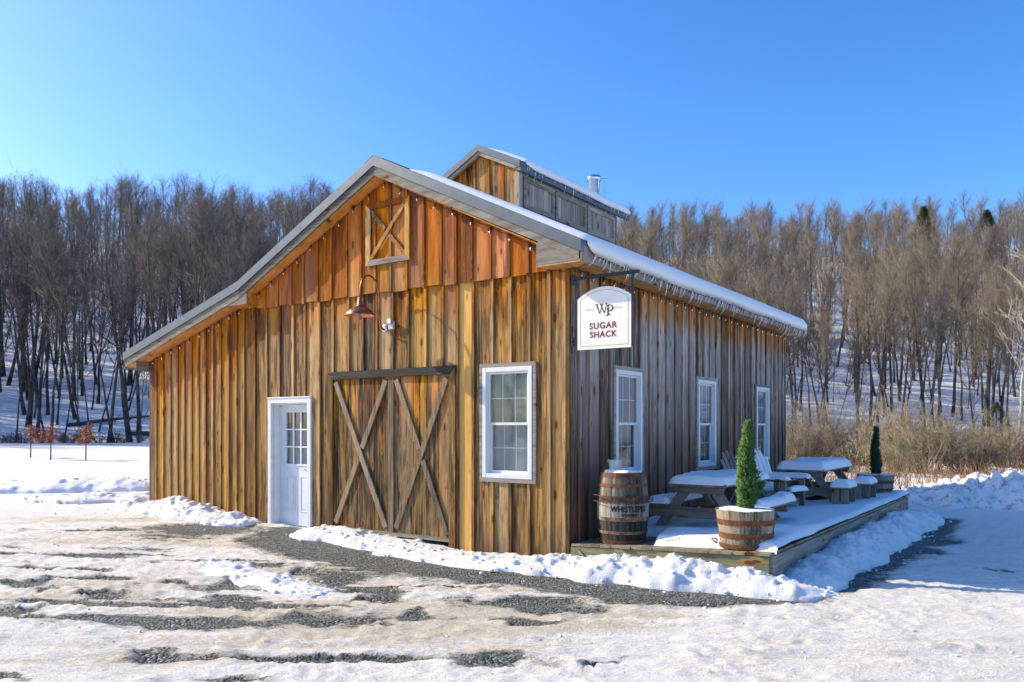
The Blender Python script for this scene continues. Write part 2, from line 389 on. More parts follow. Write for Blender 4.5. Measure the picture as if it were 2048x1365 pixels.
def ground_mat():
    t = NT('packed_snow_and_gravel')
    geo = t.n("ShaderNodeNewGeometry")
    co = geo.outputs['Position']
    gv = t.attr('gravel'); dv = t.attr('dirt')
    mp = t.n("ShaderNodeMapping", vector_type='TEXTURE'); mp.inputs['Rotation'].default_value = (0, 0, CAM_YAW); mp.inputs['Scale'].default_value = (2.0, 0.75, 1)
    t.set(mp.inputs['Vector'], co); an = mp.outputs[0]
    n1 = t.noise(co, 3.2, 7, 0.7)
    n2 = t.noise(an, 16, 6, 0.75)
    n3 = t.noise(co, 60, 3, 0.7)
    # pebbles
    vo = t.n("ShaderNodeTexVoronoi", feature='F1'); vo.inputs['Scale'].default_value = 42.0
    t.set(vo.inputs['Vector'], co)
    sc = t.n("ShaderNodeSeparateColor"); t.set(sc.inputs[0], vo.outputs['Color'])
    g = t.mix(t.math('POWER', sc.outputs[0], 2.0), (0.035, 0.040, 0.038), (0.30, 0.31, 0.29))
    g = t.mix(t.smooth(n1, 0.35, 0.7, 0, .5), g, (0.12, 0.115, 0.085))
    # snow: clean, tan with sand, grey ice
    n4 = t.noise(an, 5.0, 9, 0.78)
    n5 = t.noise(an, 30, 5, 0.75)
    dm = t.smooth(t.math('ADD', dv, t.math('MULTIPLY', t.math('SUBTRACT', t.math('ADD', t.math('MULTIPLY', n5, .55), t.math('MULTIPLY', n4, .45)), 0.5), 3.6)), 0.30, 1.05)
    sn = t.mix(t.math('MULTIPLY', dm, 0.85), (0.86, 0.815, 0.725), (0.62, 0.54, 0.385))
    sp = t.smooth(n3, 0.60, 0.72)
    sn = t.mix(t.math('MULTIPLY', t.math('MULTIPLY', sp, dm), 0.45), sn, (0.20, 0.17, 0.12))
    gm = t.smooth(t.math('ADD', gv, t.math('MULTIPLY', t.math('SUBTRACT', t.math('ADD', t.math('MULTIPLY', n2, 0.6), t.math('MULTIPLY', n3, .4)), 0.5), 2.8)), 0.42, 0.62)
    ring = t.smooth(t.math('ADD', gv, t.math('MULTIPLY', t.math('SUBTRACT', t.math('ADD', t.math('MULTIPLY', n4, .5), t.math('MULTIPLY', n5, .5)), 0.5), 1.6)), 0.12, 0.50)
    sn = t.mix(t.math('MULTIPLY', ring, 0.72), sn, (0.34, 0.315, 0.25))
    col = t.mix(gm, sn, g)
    hs_ = t.math('ADD', t.math('MULTIPLY', n2, 1.0), t.math('ADD', t.math('MULTIPLY', n3, 0.3), t.math('MULTIPLY', n5, 0.9)))
    hg = t.math('MULTIPLY', t.math('SUBTRACT', 1.0, vo.outputs['Distance']), 0.8)
    hmix = t.n("ShaderNodeMix", data_type='FLOAT')
    t.set(hmix.inputs[0], gm); t.set(hmix.inputs[2], t.math('ADD', hs_, 0.8)); t.set(hmix.inputs[3], hg)
    t.bsdf(col, 0.7, 0, t.bump(hmix.outputs[0], 0.9, 0.032), 0.25)
    return t.m
M['ground'] = ground_mat()
t = NT('hill_snow')
co = t.n("ShaderNodeNewGeometry").outputs['Position']
nn = t.noise(co, 0.55, 8, 0.7)
nl = t.noise(co, 3.5, 5, 0.7)
cc = t.mix(t.smooth(nn, 0.52, 0.72, 0, .55), (0.80, 0.82, 0.86), (0.20, 0.14, 0.09))
cc = t.mix(t.smooth(nl, 0.60, 0.72, 0, .6), cc, (0.12, 0.09, 0.07))
t.bsdf(cc, 0.8, 0, t.bump(nl, .5, .2), 0.1)
M['hill'] = t.m

# ------------------------------------------------------------------ mesh builder
def setprops(o, label=None, category=None, group=None, kind=None):
    if label: o['label'] = label
    if category: o['category'] = category
    if group: o['group'] = group
    if kind: o['kind'] = kind
    return o

def empty(name, loc=(0, 0, 0), label=None, category=None, group=None, rz=0.0):
    o = bpy.data.objects.new(name, None)
    o.empty_display_size = 0.2
    COL.objects.link(o)
    o.location = loc
    o.rotation_euler = (0, 0, rz)
    return setprops(o, label, category, group)

def link(name, me, parent=None, loc=None):
    o = bpy.data.objects.new(name, me)
    COL.objects.link(o)
    if parent is not None: o.parent = parent
    if loc is not None: o.location = loc
    return o

class B:
    def __init__(self):
        self.v = []; self.f = []; self.fm = []; self.mi = 0
    def add(self, vs, fs):
        o = len(self.v)
        self.v += [tuple(p) for p in vs]
        for f in fs:
            self.f.append(tuple(i + o for i in f)); self.fm.append(self.mi)
        return self
    def box(self, x0, x1, y0, y1, z0, z1):
        vs = [(x0, y0, z0), (x1, y0, z0), (x1, y1, z0), (x0, y1, z0), (x0, y0, z1), (x1, y0, z1), (x1, y1, z1), (x0, y1, z1)]
        return self.add(vs, [(0, 3, 2, 1), (4, 5, 6, 7), (0, 1, 5, 4), (1, 2, 6, 5), (2, 3, 7, 6), (3, 0, 4, 7)])
    def prism(self, poly, axis, a0, a1):
        n = len(poly)
        if axis == 'y': mk = lambda p, a: (p[0], a, p[1])
        elif axis == 'x': mk = lambda p, a: (a, p[0], p[1])
        else: mk = lambda p, a: (p[0], p[1], a)
        vs = [mk(p, a0) for p in poly] + [mk(p, a1) for p in poly]
        fs = [tuple(range(n)), tuple(range(2 * n - 1, n - 1, -1))]
        for i in range(n):
            j = (i + 1) % n
            fs.append((j, i, i + n, j + n))
        return self.add(vs, fs)
    def beam(self, p, q, w, h, up=(0, 0, 1)):
        """A square-cut bar from p to q, w wide across and h along up."""
        p = Vector(p); q = Vector(q); d = (q - p).normalized()
        s = d.cross(Vector(up)).normalized(); u = s.cross(d).normalized()
        vs = []
        for e in (p, q):
            for a, b in ((-1, -1), (1, -1), (1, 1), (-1, 1)):
                vs.append(e + s * (a * w / 2) + u * (b * h / 2))
        return self.add(vs, [(0, 3, 2, 1), (4, 5, 6, 7), (0, 1, 5, 4), (1, 2, 6, 5), (2, 3, 7, 6), (3, 0, 4, 7)])
    def tube(self, pts, rad, n=8, cap=True):
        pts = [Vector(p) for p in pts]
        if not hasattr(rad, '__len__'): rad = [rad] * len(pts)
        rings = []
        ref = None
        for i, p in enumerate(pts):
            d = (pts[min(i + 1, len(pts) - 1)] - pts[max(i - 1, 0)]).normalized()
            if ref is None:
                ref = Vector((0, 0, 1)) if abs(d.z) < .9 else Vector((1, 0, 0))
            s = d.cross(ref).normalized(); u = s.cross(d).normalized(); ref = u
            rings.append([p + (s * math.cos(2 * math.pi * k / n) + u * math.sin(2 * math.pi * k / n)) * rad[i] for k in range(n)])
        vs = [v for r_ in rings for v in r_]
        fs = []
        for i in range(len(pts) - 1):
            for k in range(n):
                a = i * n + k; b = i * n + (k + 1) % n
                fs.append((a, b, b + n, a + n))
        if cap:
            fs.append(tuple(range(n - 1, -1, -1)))
            fs.append(tuple((len(pts) - 1) * n + k for k in range(n)))
        return self.add(vs, fs)
    def lathe(self, prof, n=24, c=(0, 0, 0), a0=0.0, a1=2 * math.pi):
        full = abs(a1 - a0 - 2 * math.pi) < 1e-6
        m = n if full else n + 1
        vs = []
        for r_, z in prof:
            for k in range(m):
                a = a0 + (a1 - a0) * k / n
                vs.append((c[0] + r_ * math.cos(a), c[1] + r_ * math.sin(a), c[2] + z))
        fs = []
        for i in range(len(prof) - 1):
            for k in range(n):
                k2 = (k + 1) % m
                fs.append((i * m + k, i * m + k2, (i + 1) * m + k2, (i + 1) * m + k))
        return self.add(vs, fs)
    def mesh(self, name, mats, bevel=0.0, smooth=False, drop=None, seg=1, recalc=True, across=None):
        me = bpy.data.meshes.new(name)
        me.from_pydata(self.v, [], self.f)
        if not isinstance(mats, (list, tuple)): mats = [mats]
        for m in mats: me.materials.append(M[m] if isinstance(m, str) else m)
        if len(mats) > 1:
            me.polygons.foreach_set('material_index', self.fm)
        if recalc or bevel:
            bm = bmesh.new(); bm.from_mesh(me)
            bmesh.ops.recalc_face_normals(bm, faces=bm.faces)
            if bevel:
                es = [e for e in bm.edges if len(e.link_faces) == 2 and e.calc_face_angle(0) > 0.6]
                bmesh.ops.bevel(bm, geom=es, offset=bevel, segments=seg, affect='EDGES', clamp_overlap=True)
            bm.to_mesh(me); bm.free()
        if smooth:
            for p in me.polygons: p.use_smooth = True
        if drop is not None:
            a = me.attributes.new('drop', 'FLOAT', 'POINT')
            a.data.foreach_set('value', [drop(v.co) for v in me.vertices])
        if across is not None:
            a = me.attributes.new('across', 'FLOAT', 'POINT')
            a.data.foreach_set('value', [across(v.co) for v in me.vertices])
        me.update()
        return me
    def obj(self, name, mats, parent=None, loc=None, **kw):
        return link(name, self.mesh(name, mats, **kw), parent, loc)

def np_mesh(name, verts, faces, mats, smooth=False, mat_index=None):
    """verts (n,3), faces (m,k) with one k for all faces."""
    me = bpy.data.meshes.new(name)
    verts = np.asarray(verts, np.float32); faces = np.asarray(faces, np.int32)
    k = faces.shape[1]
    me.vertices.add(len(verts)); me.vertices.foreach_set('co', verts.ravel())
    me.loops.add(faces.size); me.loops.foreach_set('vertex_index', faces.ravel())
    me.polygons.add(len(faces))
    me.polygons.foreach_set('loop_start', np.arange(0, faces.size, k, dtype=np.int32))
    if not isinstance(mats, (list, tuple)): mats = [mats]
    for m in mats: me.materials.append(M[m] if isinstance(m, str) else m)
    if mat_index is not None: me.polygons.foreach_set('material_index', np.asarray(mat_index, np.int32))
    if smooth: me.polygons.foreach_set('use_smooth', np.ones(len(faces), bool))
    me.update(calc_edges=True); me.validate()
    return me

def grid_faces(nx, ny):
    i = np.arange(nx - 1)[:, None] * ny + np.arange(ny - 1)[None, :]
    return np.stack([i, i + ny, i + ny + 1, i + 1], -1).reshape(-1, 4)

def copy_tree(o, parent=None):
    c = o.copy(); COL.objects.link(c)
    if parent is not None: c.parent = parent
    for ch in list(o.children): copy_tree(ch, c)
    return c
# ================================================================== GROUND AND HILL
def axis_pts(lo, hi, step, far, grow=1.12):
    core = list(np.arange(lo, hi + 1e-6, step))
    s = step; a = lo
    left = []
    while a > -far:
        s *= grow; a -= s; left.append(a)
    s = step; b = hi; right = []
    while b < far:
        s *= grow; b += s; right.append(b)
    return np.array(left[::-1] + core + right)

GRAVEL = [(-4.02, -4.69, 0.24, 0.21), (-3.51, -4.66, 0.09, 0.14), (-2.84, -5.23, 0.14, 0.19), (-2.84, -4.36, 0.18, 0.19), (-1.25, -4.51, 0.77, 0.21), (-0.47, -5.18, 0.21, 0.14), (-0.29, -3.66, 0.36, 0.24), (-2.25, -3.38, 0.22, 0.24), (-1.36, -3.75, 0.17, 0.13), (-1.72, -3.66, 0.2, 0.14), (-2.83, -3.75, 0.13, 0.13), (-2.81, -2.39, 0.24, 0.23), (-2.18, -2.31, 0.14, 0.19), (-1.59, -2.3, 0.31, 0.35), (0.69, -2.1, 0.47, 0.31), (1.16, -2.15, 0.29, 0.16), (-0.57, -2.85, 0.23, 0.21), (0.19, -3.09, 0.21, 0.16), (1.69, -3.78, 0.26, 0.16), (2.32, -3.42, 0.15, 0.06), (-6.22, -1.01, 0.64, 0.7), (-7.12, -2.0, 0.31, 0.22), (-4.74, -0.32, 0.47, 0.84), (1.18, -2.66, 0.22, 0.13), (3.42, 4.79, 0.3, 0.26), (3.41, 3.9, 0.21, 0.27), (4.45, 2.74, 0.11, 0.13), (1.07, 0.07, 0.65, 0.19), (0.05, -4.88, 0.09, 0.05), (-0.92, -6.06, 0.09, 0.06)]
BAND = [(-4.6, -1.18, 0.25), (-3.82, -1.09, 0.5), (-2.78, -1.11, 0.55), (-1.4, -1.06, 0.55), (-0.33, -1.04, 0.45), (0.62, -0.91, 0.38), (1.48, -1.05, 0.42), (2.03, -0.78, 0.42), (2.57, -0.21, 0.38), (2.9, 0.54, 0.30), (3.05, 2.05, 0.30), (3.1, 4.09, 0.32), (3.15, 6.62, 0.32), (3.15, 8.0, 0.25)]
DIRT = [(-5.5, -1.6, 2.4, .8, .8), (-6.5, -2.6, 1.6, .9, .55), (-1.6, -2.6, 1.5, .7, .75), (0.8, -2.7, 1.6, .55, 1.0), (2.0, -2.2, 1.2, .45, .9), (-1.0, -3.9, 1.4, .5, .7), (0.4, -3.6, 1.2, .5, .75), (-3.0, -4.0, 1.2, .6, .55),
        (1.6, -3.3, .9, .3, .6), (-0.3, -5.3, .8, .3, .65), (1.2, -5.4, .7, .25, .5), (-8.8, -1.6, 1.5, .6, .4), (4.2, -0.6, 1.0, .4, .35), (0.0, -1.9, 1.2, .3, .6)]

def build_ground():
    xs = axis_pts(-11.5, 6.2, 0.036, 700, 1.16)
    ys = axis_pts(-6.6, 3.2, 0.036, 700, 1.16)
    X, Y = np.meshgrid(xs, ys, indexing='ij')
    lat, d = to_lat(X, Y)
    near = sstep(16, 9, np.hypot(X - 1, Y + 2))
    wx = X + (fbm(X * 3.2, Y * 3.2, 40, 4) - .5) * .45; wy = Y + (fbm(X * 3.2, Y * 3.2, 50, 4) - .5) * .45
    wl = wx * CY + wy * SY; wd = -wx * SY + wy * CY
    g = np.zeros_like(X)
    for (px, py, a, b) in GRAVEL:
        pl = px * CY + py * SY; pd = -px * SY + py * CY
        q = np.sqrt(((wl - pl) / (a * 1.0)) ** 2 + ((wd - pd) / (b * .78)) ** 2)
        g = np.maximum(g, np.clip(1.25 - .62 * q, 0, 1))
    for (a, b) in zip(BAND[:-1], BAND[1:]):
        ax, ay, aw = a; bx, by, bw = b
        tt = np.clip(((wx - ax) * (bx - ax) + (wy - ay) * (by - ay)) / ((bx - ax) ** 2 + (by - ay) ** 2), 0, 1)
        q = np.hypot(wx - ax - tt * (bx - ax), wy - ay - tt * (by - ay)) / ((aw + tt * (bw - aw)) * 1.02)
        g = np.maximum(g, np.clip(1.2 - .62 * q, 0, 1))
    # ruts and tracks that run across the yard, towards the camera's left and right
    L2, D2 = lat, d
    tracks = fbm(L2 * .45 + 3, D2 * 3.2, 61, 4)
    fine = fbm(L2 * 2.6, D2 * 8.5, 71, 4)
    lump = fbm(X * 3.1, Y * 3.1, 81, 5, .55)
    dirt = np.zeros_like(X)
    for (px, py, a, b, w) in DIRT:
        pl = px * CY + py * SY; pd = -px * SY + py * CY
        dirt = np.maximum(dirt, w * np.exp(-((wl - pl) / a) ** 2 - ((wd - pd) / (b * 1.2)) ** 2))
    dirt = dirt * (.45 + .9 * tracks) + .30 * sstep(.50, .68, tracks) * sstep(14, 8, np.hypot(X + 1, Y + 3))
    dirt = dirt * sstep(3.4, 2.0, X - .25 * Y) + .10 + .12 * sstep(14, 9, np.hypot(X + 1, Y + 3)) * sstep(4, 2, X) + .34 * sstep(2.4, 3.4, X) * sstep(20, 13, np.hypot(X - 3, Y - 3)) * (.55 + .9 * fine)  # sandy road tan, its colour also painted to offset the blue shade
    streak = sstep(.60, .74, fbm(L2 * .6 + 40, D2 * 4.2, 401, 4)) * .72 * sstep(2.2, .6, X) * sstep(-9.5, -7, X) * sstep(.2, -.4, Y)
    g = np.maximum(g, streak)
    g = np.clip(g + .12 * (tracks - .5), 0, 1)
    Z = gz(X, Y)
    snow = sstep(.62, .38, g + (fine - .5) * .25)
    Z = Z + near * (snow * (.014 + .035 * (tracks - .45) + .030 * (fine - .5) + .045 * np.maximum(lump - .5, 0)) + .012 * (fine - .5))
    crumb = vnoise(X * 13, Y * 13, 201) * .6 + vnoise(X * 23, Y * 23, 203) * .4
    Z = Z + near * snow * .030 * np.maximum(crumb - .45, 0) * sstep(.40, .62, fbm(X * 1.3, Y * 1.3, 207, 3)) * 2
    for d0, sl, w in ((5.95, .03, .10), (6.35, .035, .10), (7.35, -.02, .12), (7.8, -.015, .12), (8.9, .05, .13), (9.35, .055, .13)):
        q = (D2 - d0 - sl * L2 - .35 * (fbm(L2 * .35, D2 * 0 + d0, 301, 3) - .5)) / w
        rut = np.exp(-q ** 2) * (.35 + .9 * fbm(L2 * .8, D2 * 0 + d0, 311, 3)) * sstep(9, 5, np.abs(L2 + 1)) * sstep(-.2, -1.0, Y)
        lip = (np.exp(-(q - 1.7) ** 2 * 2) + np.exp(-(q + 1.7) ** 2 * 2)) * sstep(9, 5, np.abs(L2 + 1)) * sstep(-.2, -1.0, Y)
        Z = Z - near * .022 * rut + near * .010 * lip * (.4 + fine)
        dirt = dirt + .22 * rut
    ridge = np.abs(fbm(L2 * .8, D2 * 5.5, 91, 3) - .5) * 2
    Z = Z + near * snow * .02 * sstep(.12, .0, ridge)
    Z = Z + (1 - near) * .10 * (fbm(X * .35, Y * .35, 33, 3) - .5)
    V = np.stack([X, Y, Z], -1).reshape(-1, 3)
    me = np_mesh('ground', V, grid_faces(len(xs), len(ys)), 'ground', smooth=True)
    for nm, arr in (('gravel', g * sstep(22, 13, np.hypot(X, Y))), ('dirt', dirt)):
        a = me.attributes.new(nm, 'FLOAT', 'POINT'); a.data.foreach_set('value', arr.ravel().astype(np.float32))
    return setprops(link('ground', me), 'yard of packed snow and bare gravel patches', None, None, 'structure')
build_ground()

def build_hill():
    la = np.linspace(-260, 260, 261); dd = np.concatenate([np.linspace(HILL_D0 - 2, 165, 130), np.linspace(170, 420, 26)])
    Lm, Dm = np.meshgrid(la, dd, indexing='ij')
    X, Y = from_lat(Lm, Dm)
    Z = hz(Lm, Dm) - .12 * sstep(HILL_D0 + 3, HILL_D0 - 2, Dm)
    me = np_mesh('hillside', np.stack([X, Y, Z], -1).reshape(-1, 3), grid_faces(len(la), len(dd)), 'hill', smooth=True)
    return setprops(link('hillside', me), 'snowy wooded hillside behind the barn', None, None, 'structure')
build_hill()

# ================================================================== SNOW BANKS
CLODS = []
def snow_bank(name, label, path, step=0.026, mat='snow_rough', seed=0, rough=.5, clump=1.0):
    """path: (x, y, halfwidth, height). A ploughed ridge: a height field across the run of the path."""
    P = np.array(path, float)
    seg = np.hypot(np.diff(P[:, 0]), np.diff(P[:, 1])); s = np.concatenate([[0], np.cumsum(seg)])
    n = max(8, int(s[-1] / step)); ss = np.linspace(0, s[-1], n)
    px = np.interp(ss, s, P[:, 0]); py = np.interp(ss, s, P[:, 1]); hw = np.interp(ss, s, P[:, 2]); hh = np.interp(ss, s, P[:, 3])
    hw = hw * (.72 + .56 * fbm(ss * 2.2, ss * 0 + seed, seed + 31, 3))
    tx = np.gradient(px); ty = np.gradient(py); l = np.hypot(tx, ty); tx /= l; ty /= l
    k = np.ones(9) / 9.0
    m = max(14, int(2 * hw.max() / step)); u = np.linspace(-1, 1, m)
    X = px[:, None] - ty[:, None] * hw[:, None] * u[None, :]
    Y = py[:, None] + tx[:, None] * hw[:, None] * u[None, :]
    e = np.minimum(1, np.minimum(ss, s[-1] - ss) / (hw + .05))[:, None]
    prof = np.clip(1 - u[None, :] ** 2, 0, 1) ** .8 * np.sqrt(np.clip(e, 0, 1))
    big = fbm(X * 1.8, Y * 1.8, seed + 1, 3); mid = fbm(X * 6, Y * 6, seed + 2, 5, .62)
    h = hh[:, None] * prof * (.50 + .85 * big) + hh[:, None] * prof * rough * (mid - .5) * 1.3
    edge = sstep(0, .16, prof)
    Z = gz(X, Y) + np.maximum(h, 0.0) + .02 * edge - .05 * (1 - edge)
    gg = np.random.default_rng(seed)
    area = float(np.sum(hw[:-1] * 2 * np.diff(ss)))
    unit_ = max(1.0, step / .035)
    for q in range(int(area * 130 * clump / unit_ ** 2)):
        a = gg.integers(0, n); c = int(np.clip(gg.normal(m / 2, m / 3.4), 0, m - 1))
        if prof[a, c] < .2: continue
        r_ = (.016 + .05 * gg.random() ** 2.6) * (.6 + rough) * unit_
        w = int(r_ / step) + 2
        sa = slice(max(0, a - w), a + w + 1)
        d2 = (X[sa] - X[a, c]) ** 2 + (Y[sa] - Y[a, c]) ** 2
        top = h[a, c] + gz(X[a, c], Y[a, c]) - r_ * gg.uniform(.2, .6) + np.sqrt(np.maximum(r_ * r_ - d2, 0)) * gg.uniform(.7, 1.1)
        Z[sa] = np.where((d2 < r_ * r_) & (prof[sa] > .16), np.maximum(Z[sa], top), Z[sa])
    CLODS.append((X, Y, Z, prof, seed, 1.0 if step < .04 else 1.8))
    X = X + rough * .03 * (fbm(X * 9, Y * 9, seed + 8, 3) - .5); Y = Y + rough * .03 * (fbm(X * 9, Y * 9, seed + 9, 3) - .5)
    me = np_mesh(name, np.stack([X, Y, Z], -1).reshape(-1, 3), grid_faces(n, m), mat, smooth=True)
    return setprops(link(name, me), label, 'snow bank', None, 'stuff')

snow_bank('snow_bank', 'lumpy snow heap against the lean-to wall beside the white door',
          [(-10.6, -.15, .3, .05), (-9.7, -.24, .42, .17), (-9.0, -.24, .40, .18), (-8.3, -.25, .46, .30), (-7.6, -.27, .50, .26), (-6.9, -.26, .44, .16), (-6.4, -.24, .36, .13), (-6.02, -.22, .22, .08)], seed=3, rough=.8)
snow_bank('snow_bank', 'low ridge of snow below the double barn doors',
          [(-4.7, -.30, .28, .09), (-4.2, -.32, .40, .15), (-3.6, -.32, .42, .16), (-2.9, -.34, .40, .10), (-2.2, -.32, .34, .08), (-1.5, -.36, .30, .05)], seed=13, rough=.7)
snow_bank('snow_bank', 'long snow bank in front of the deck and barn corner',
          [(-2.6, -.72, .26, .07), (-1.7, -.55, .40, .07), (-.8, -.46, .44, .10), (0, -.36, .38, .15), (.7, -.30, .38, .24), (1.4, -.26, .38, .27), (2.0, -.22, .36, .26), (2.5, -.14, .36, .22), (2.85, -.02, .36, .13), (3.05, .25, .25, .06)], seed=23, rough=.75)
snow_bank('snow_bank', 'sloping snow bank along the outer side of the deck',
          [(2.72, .05, .36, .14), (2.76, .8, .38, .20), (2.76, 2.5, .40, .24), (2.78, 4.6, .42, .25), (2.8, 6.6, .44, .26), (2.80, 7.9, .44, .20), (2.75, 8.7, .35, .10), (2.7, 9.1, .25, .03)], seed=33, rough=.55)
snow_bank('snow_bank', 'thin trampled snow ridge lying out in the yard',
          [(-3.6, -2.75, .25, .04), (-2.9, -2.85, .30, .05), (-2.2, -2.95, .32, .06), (-1.6, -3.0, .28, .045), (-1.1, -3.0, .22, .03)], seed=43, rough=.9)
A = [from_lat(*q) for q in ((-17, 19.5), (-12.0, 20.0), (-9.5, 20.6), (-7.0, 21.4), (-5.0, 22.4))]
snow_bank('snow_bank', 'farther ploughed snow ridge crossing the field left of the barn',
          [(A[0][0], A[0][1], .7, .20), (A[1][0], A[1][1], .7, .22), (A[2][0], A[2][1], .8, .27), (A[3][0], A[3][1], .9, .42), (A[4][0], A[4][1], .9, .36)], step=.07, seed=53, rough=.4, mat='snow')
A = [from_lat(*q) for q in ((-10.6, 17.4), (-9.4, 17.2), (-8.2, 17.6), (-6.8, 18.1), (-5.2, 18.6))]
snow_bank('snow_bank', 'nearer ploughed snow ridge beside the lean-to corner',
          [(A[0][0], A[0][1], .3, .08), (A[1][0], A[1][1], .5, .14), (A[2][0], A[2][1], .55, .15), (A[3][0], A[3][1], .6, .18), (A[4][0], A[4][1], .6, .17)], step=.05, seed=63, rough=.5)
A = [from_lat(*q) for q in ((8.4, 18.5), (9.4, 18.2), (10.3, 18.0), (11.4, 17.8), (12.6, 17.9), (14.5, 18.2))]
snow_bank('snow_bank', 'tall dirty heap of ploughed snow beyond the deck',
          [(A[0][0], A[0][1], .6, .12), (A[1][0], A[1][1], 1.0, .32), (A[2][0], A[2][1], 1.3, .58), (A[3][0], A[3][1], 1.4, .66), (A[4][0], A[4][1], 1.4, .60), (A[5][0], A[5][1], 1.2, .5)], step=.045, seed=73, rough=.9, mat='snow_dirty')

def snow_clods():
    ph = (1 + 5 ** .5) / 2
    base = np.array([(-1, ph, 0), (1, ph, 0), (-1, -ph, 0), (1, -ph, 0), (0, -1, ph), (0, 1, ph), (0, -1, -ph), (0, 1, -ph), (ph, 0, -1), (ph, 0, 1), (-ph, 0, -1), (-ph, 0, 1)], float) / 1.9
    tri = np.array([(0, 11, 5), (0, 5, 1), (0, 1, 7), (0, 7, 10), (0, 10, 11), (1, 5, 9), (5, 11, 4), (11, 10, 2), (10, 7, 6), (7, 1, 8), (3, 9, 4), (3, 4, 2), (3, 2, 6), (3, 6, 8), (3, 8, 9), (4, 9, 5), (2, 4, 11), (6, 2, 10), (8, 6, 7), (9, 8, 1)])
    gg = np.random.default_rng(77)
    C = []; S = []
    for X, Y, Z, prof, seed, k in CLODS:
        n_ = int(min(900, X.size * .026))
        i = gg.integers(0, X.shape[0], n_); j = gg.integers(0, X.shape[1], n_)
        s_ = (.010 + .034 * gg.random(n_) ** 2.5) * k
        C.append(np.stack([X[i, j], Y[i, j], Z[i, j] - s_ * .15], -1)); S.append(s_)
        # crumbs that rolled off
        n2 = n_ // 3; i = gg.integers(0, X.shape[0], n2); e = gg.integers(0, 2, n2) * (X.shape[1] - 1)
        px = X[i, e] + gg.normal(0, .12 * k, n2); py = Y[i, e] + gg.normal(0, .12 * k, n2); s_ = (.008 + .022 * gg.random(n2) ** 2) * k
        C.append(np.stack([px, py, gz(px, py) + .02 + s_ * .3], -1)); S.append(s_)
    n_ = 260
    px = gg.uniform(-11, 5, n_); py = gg.uniform(-6.3, -.6, n_); s_ = .006 + .018 * gg.random(n_) ** 2.5
    C.append(np.stack([px, py, gz(px, py) + .025], -1)); S.append(s_)
    C = np.concatenate(C); S = np.concatenate(S)
    ins = (C[:, 0] > -9.6) & (C[:, 0] < 2.55) & (C[:, 1] > -.03) & (C[:, 1] < 9.1)
    C = C[~ins]; S = S[~ins]; n_ = len(C)
    V = base[None] * (1 + gg.uniform(-.28, .28, (n_, 12, 1))) * (S[:, None, None] * np.stack([gg.uniform(.8, 1.4, n_), gg.uniform(.8, 1.4, n_), gg.uniform(.6, 1.0, n_)], -1)[:, None, :])
    V = V + C[:, None, :]
    F = (np.arange(n_)[:, None, None] * 12 + tri[None]).reshape(-1, 3)
    setprops(link('snow_clods', np_mesh('snow_clods', V.reshape(-1, 3), F, 'snow_rough')), 'loose crumbs and clods of snow along the banks', None, None, 'stuff')
snow_clods()

# ================================================================== BARN
W_, L_ = 9.58, 9.11
ZE = 3.574
OV = 0.29
def zroof(x):
    if x >= -3.15: return 5.50 - (x + 3.15) * .485
    if x >= -6.36: return 5.50 + (x + 3.15) * .4673
    return 4.0 + (x + 6.36) * .28
SD = 0.28     # from the top of the roof down to the soffit
barn = empty('wooden_barn', (-4.8, 4.5, -.15), 'orange and grey board-and-batten barn with white door and snowy roof', 'barn')
barn_off = Vector((4.8, -4.5, .15))
def part(b, name, mats, parent=None, label=None, **kw):
    """A piece of the barn; its mesh keeps the building's own coordinates."""
    o = b.obj(name, mats, parent or barn, **kw)
    if parent is None or parent is barn: o.location = barn_off
    if label: o['label'] = label
    return o

DOOR = (-5.91, -4.83, -.3, 2.03)
BDOOR = (-4.42, -1.83, -.3, 2.41)
FWIN = (-1.36, -.55, .87, 2.355)
def grow(r, g): return (r[0] - g, r[1] + g, r[2] - g, r[3] + g)
FOPEN = [DOOR, BDOOR, grow(FWIN, .0)]
SWIN = [(1.18, 1.99, .87, 2.355), (4.12, 4.93, .87, 2.355), (7.13, 7.94, .87, 2.355)]

def strip_regions(a, b, zlo, ztop, opens):
    """Split the strip a..b into columns at opening edges; returns a list of regions, each a list of (a, b, z0, z1a, z1b)."""
    cuts = sorted({a, b} | {e for o in opens for e in o[:2] if a + 1e-4 < e < b - 1e-4} | {e for e in (-3.15, -6.36) if a < e < b})
    cols = []
    for c0, c1 in zip(cuts[:-1], cuts[1:]):
        mid = (c0 + c1) / 2
        iv = [(zlo, None)]
        for o in opens:
            if o[0] < mid < o[1]:
                new = []
                for z0, z1 in iv:
                    top = z1 if z1 is not None else 99
                    if o[2] > z0: new.append((z0, min(o[2], top)))
                    if o[3] < top: new.append((max(o[3], z0), z1))
                iv = new
        cols.append((c0, c1, [q for q in iv if q[1] is None or q[1] - q[0] > .01]))
    regions = []          # join touching cells of neighbouring columns
    for ci, (c0, c1, iv) in enumerate(cols):
        for z0, z1 in iv:
            cell = (c0, c1, z0, z1, ci)
            hit = [r_ for r_ in regions if any(q[4] == ci - 1 and q[2] < (z1 or 99) and (q[3] or 99) > z0 for q in r_)]
            if hit:
                base = hit[0]
                for h in hit[1:]:
                    base += h; regions.remove(h)
                base.append(cell)
            else:
                regions.append([cell])
    return regions

def strip_mesh(b, reg, n0, n1, ztop, axis):
    for c0, c1, z0, z1, _ in reg:
        ta = z1 if z1 is not None else ztop(c0); tb = z1 if z1 is not None else ztop(c1)
        poly = [(c0, z0), (c1, z0), (c1, tb), (c0, ta)]
        b.prism(poly, axis, n0, n1)

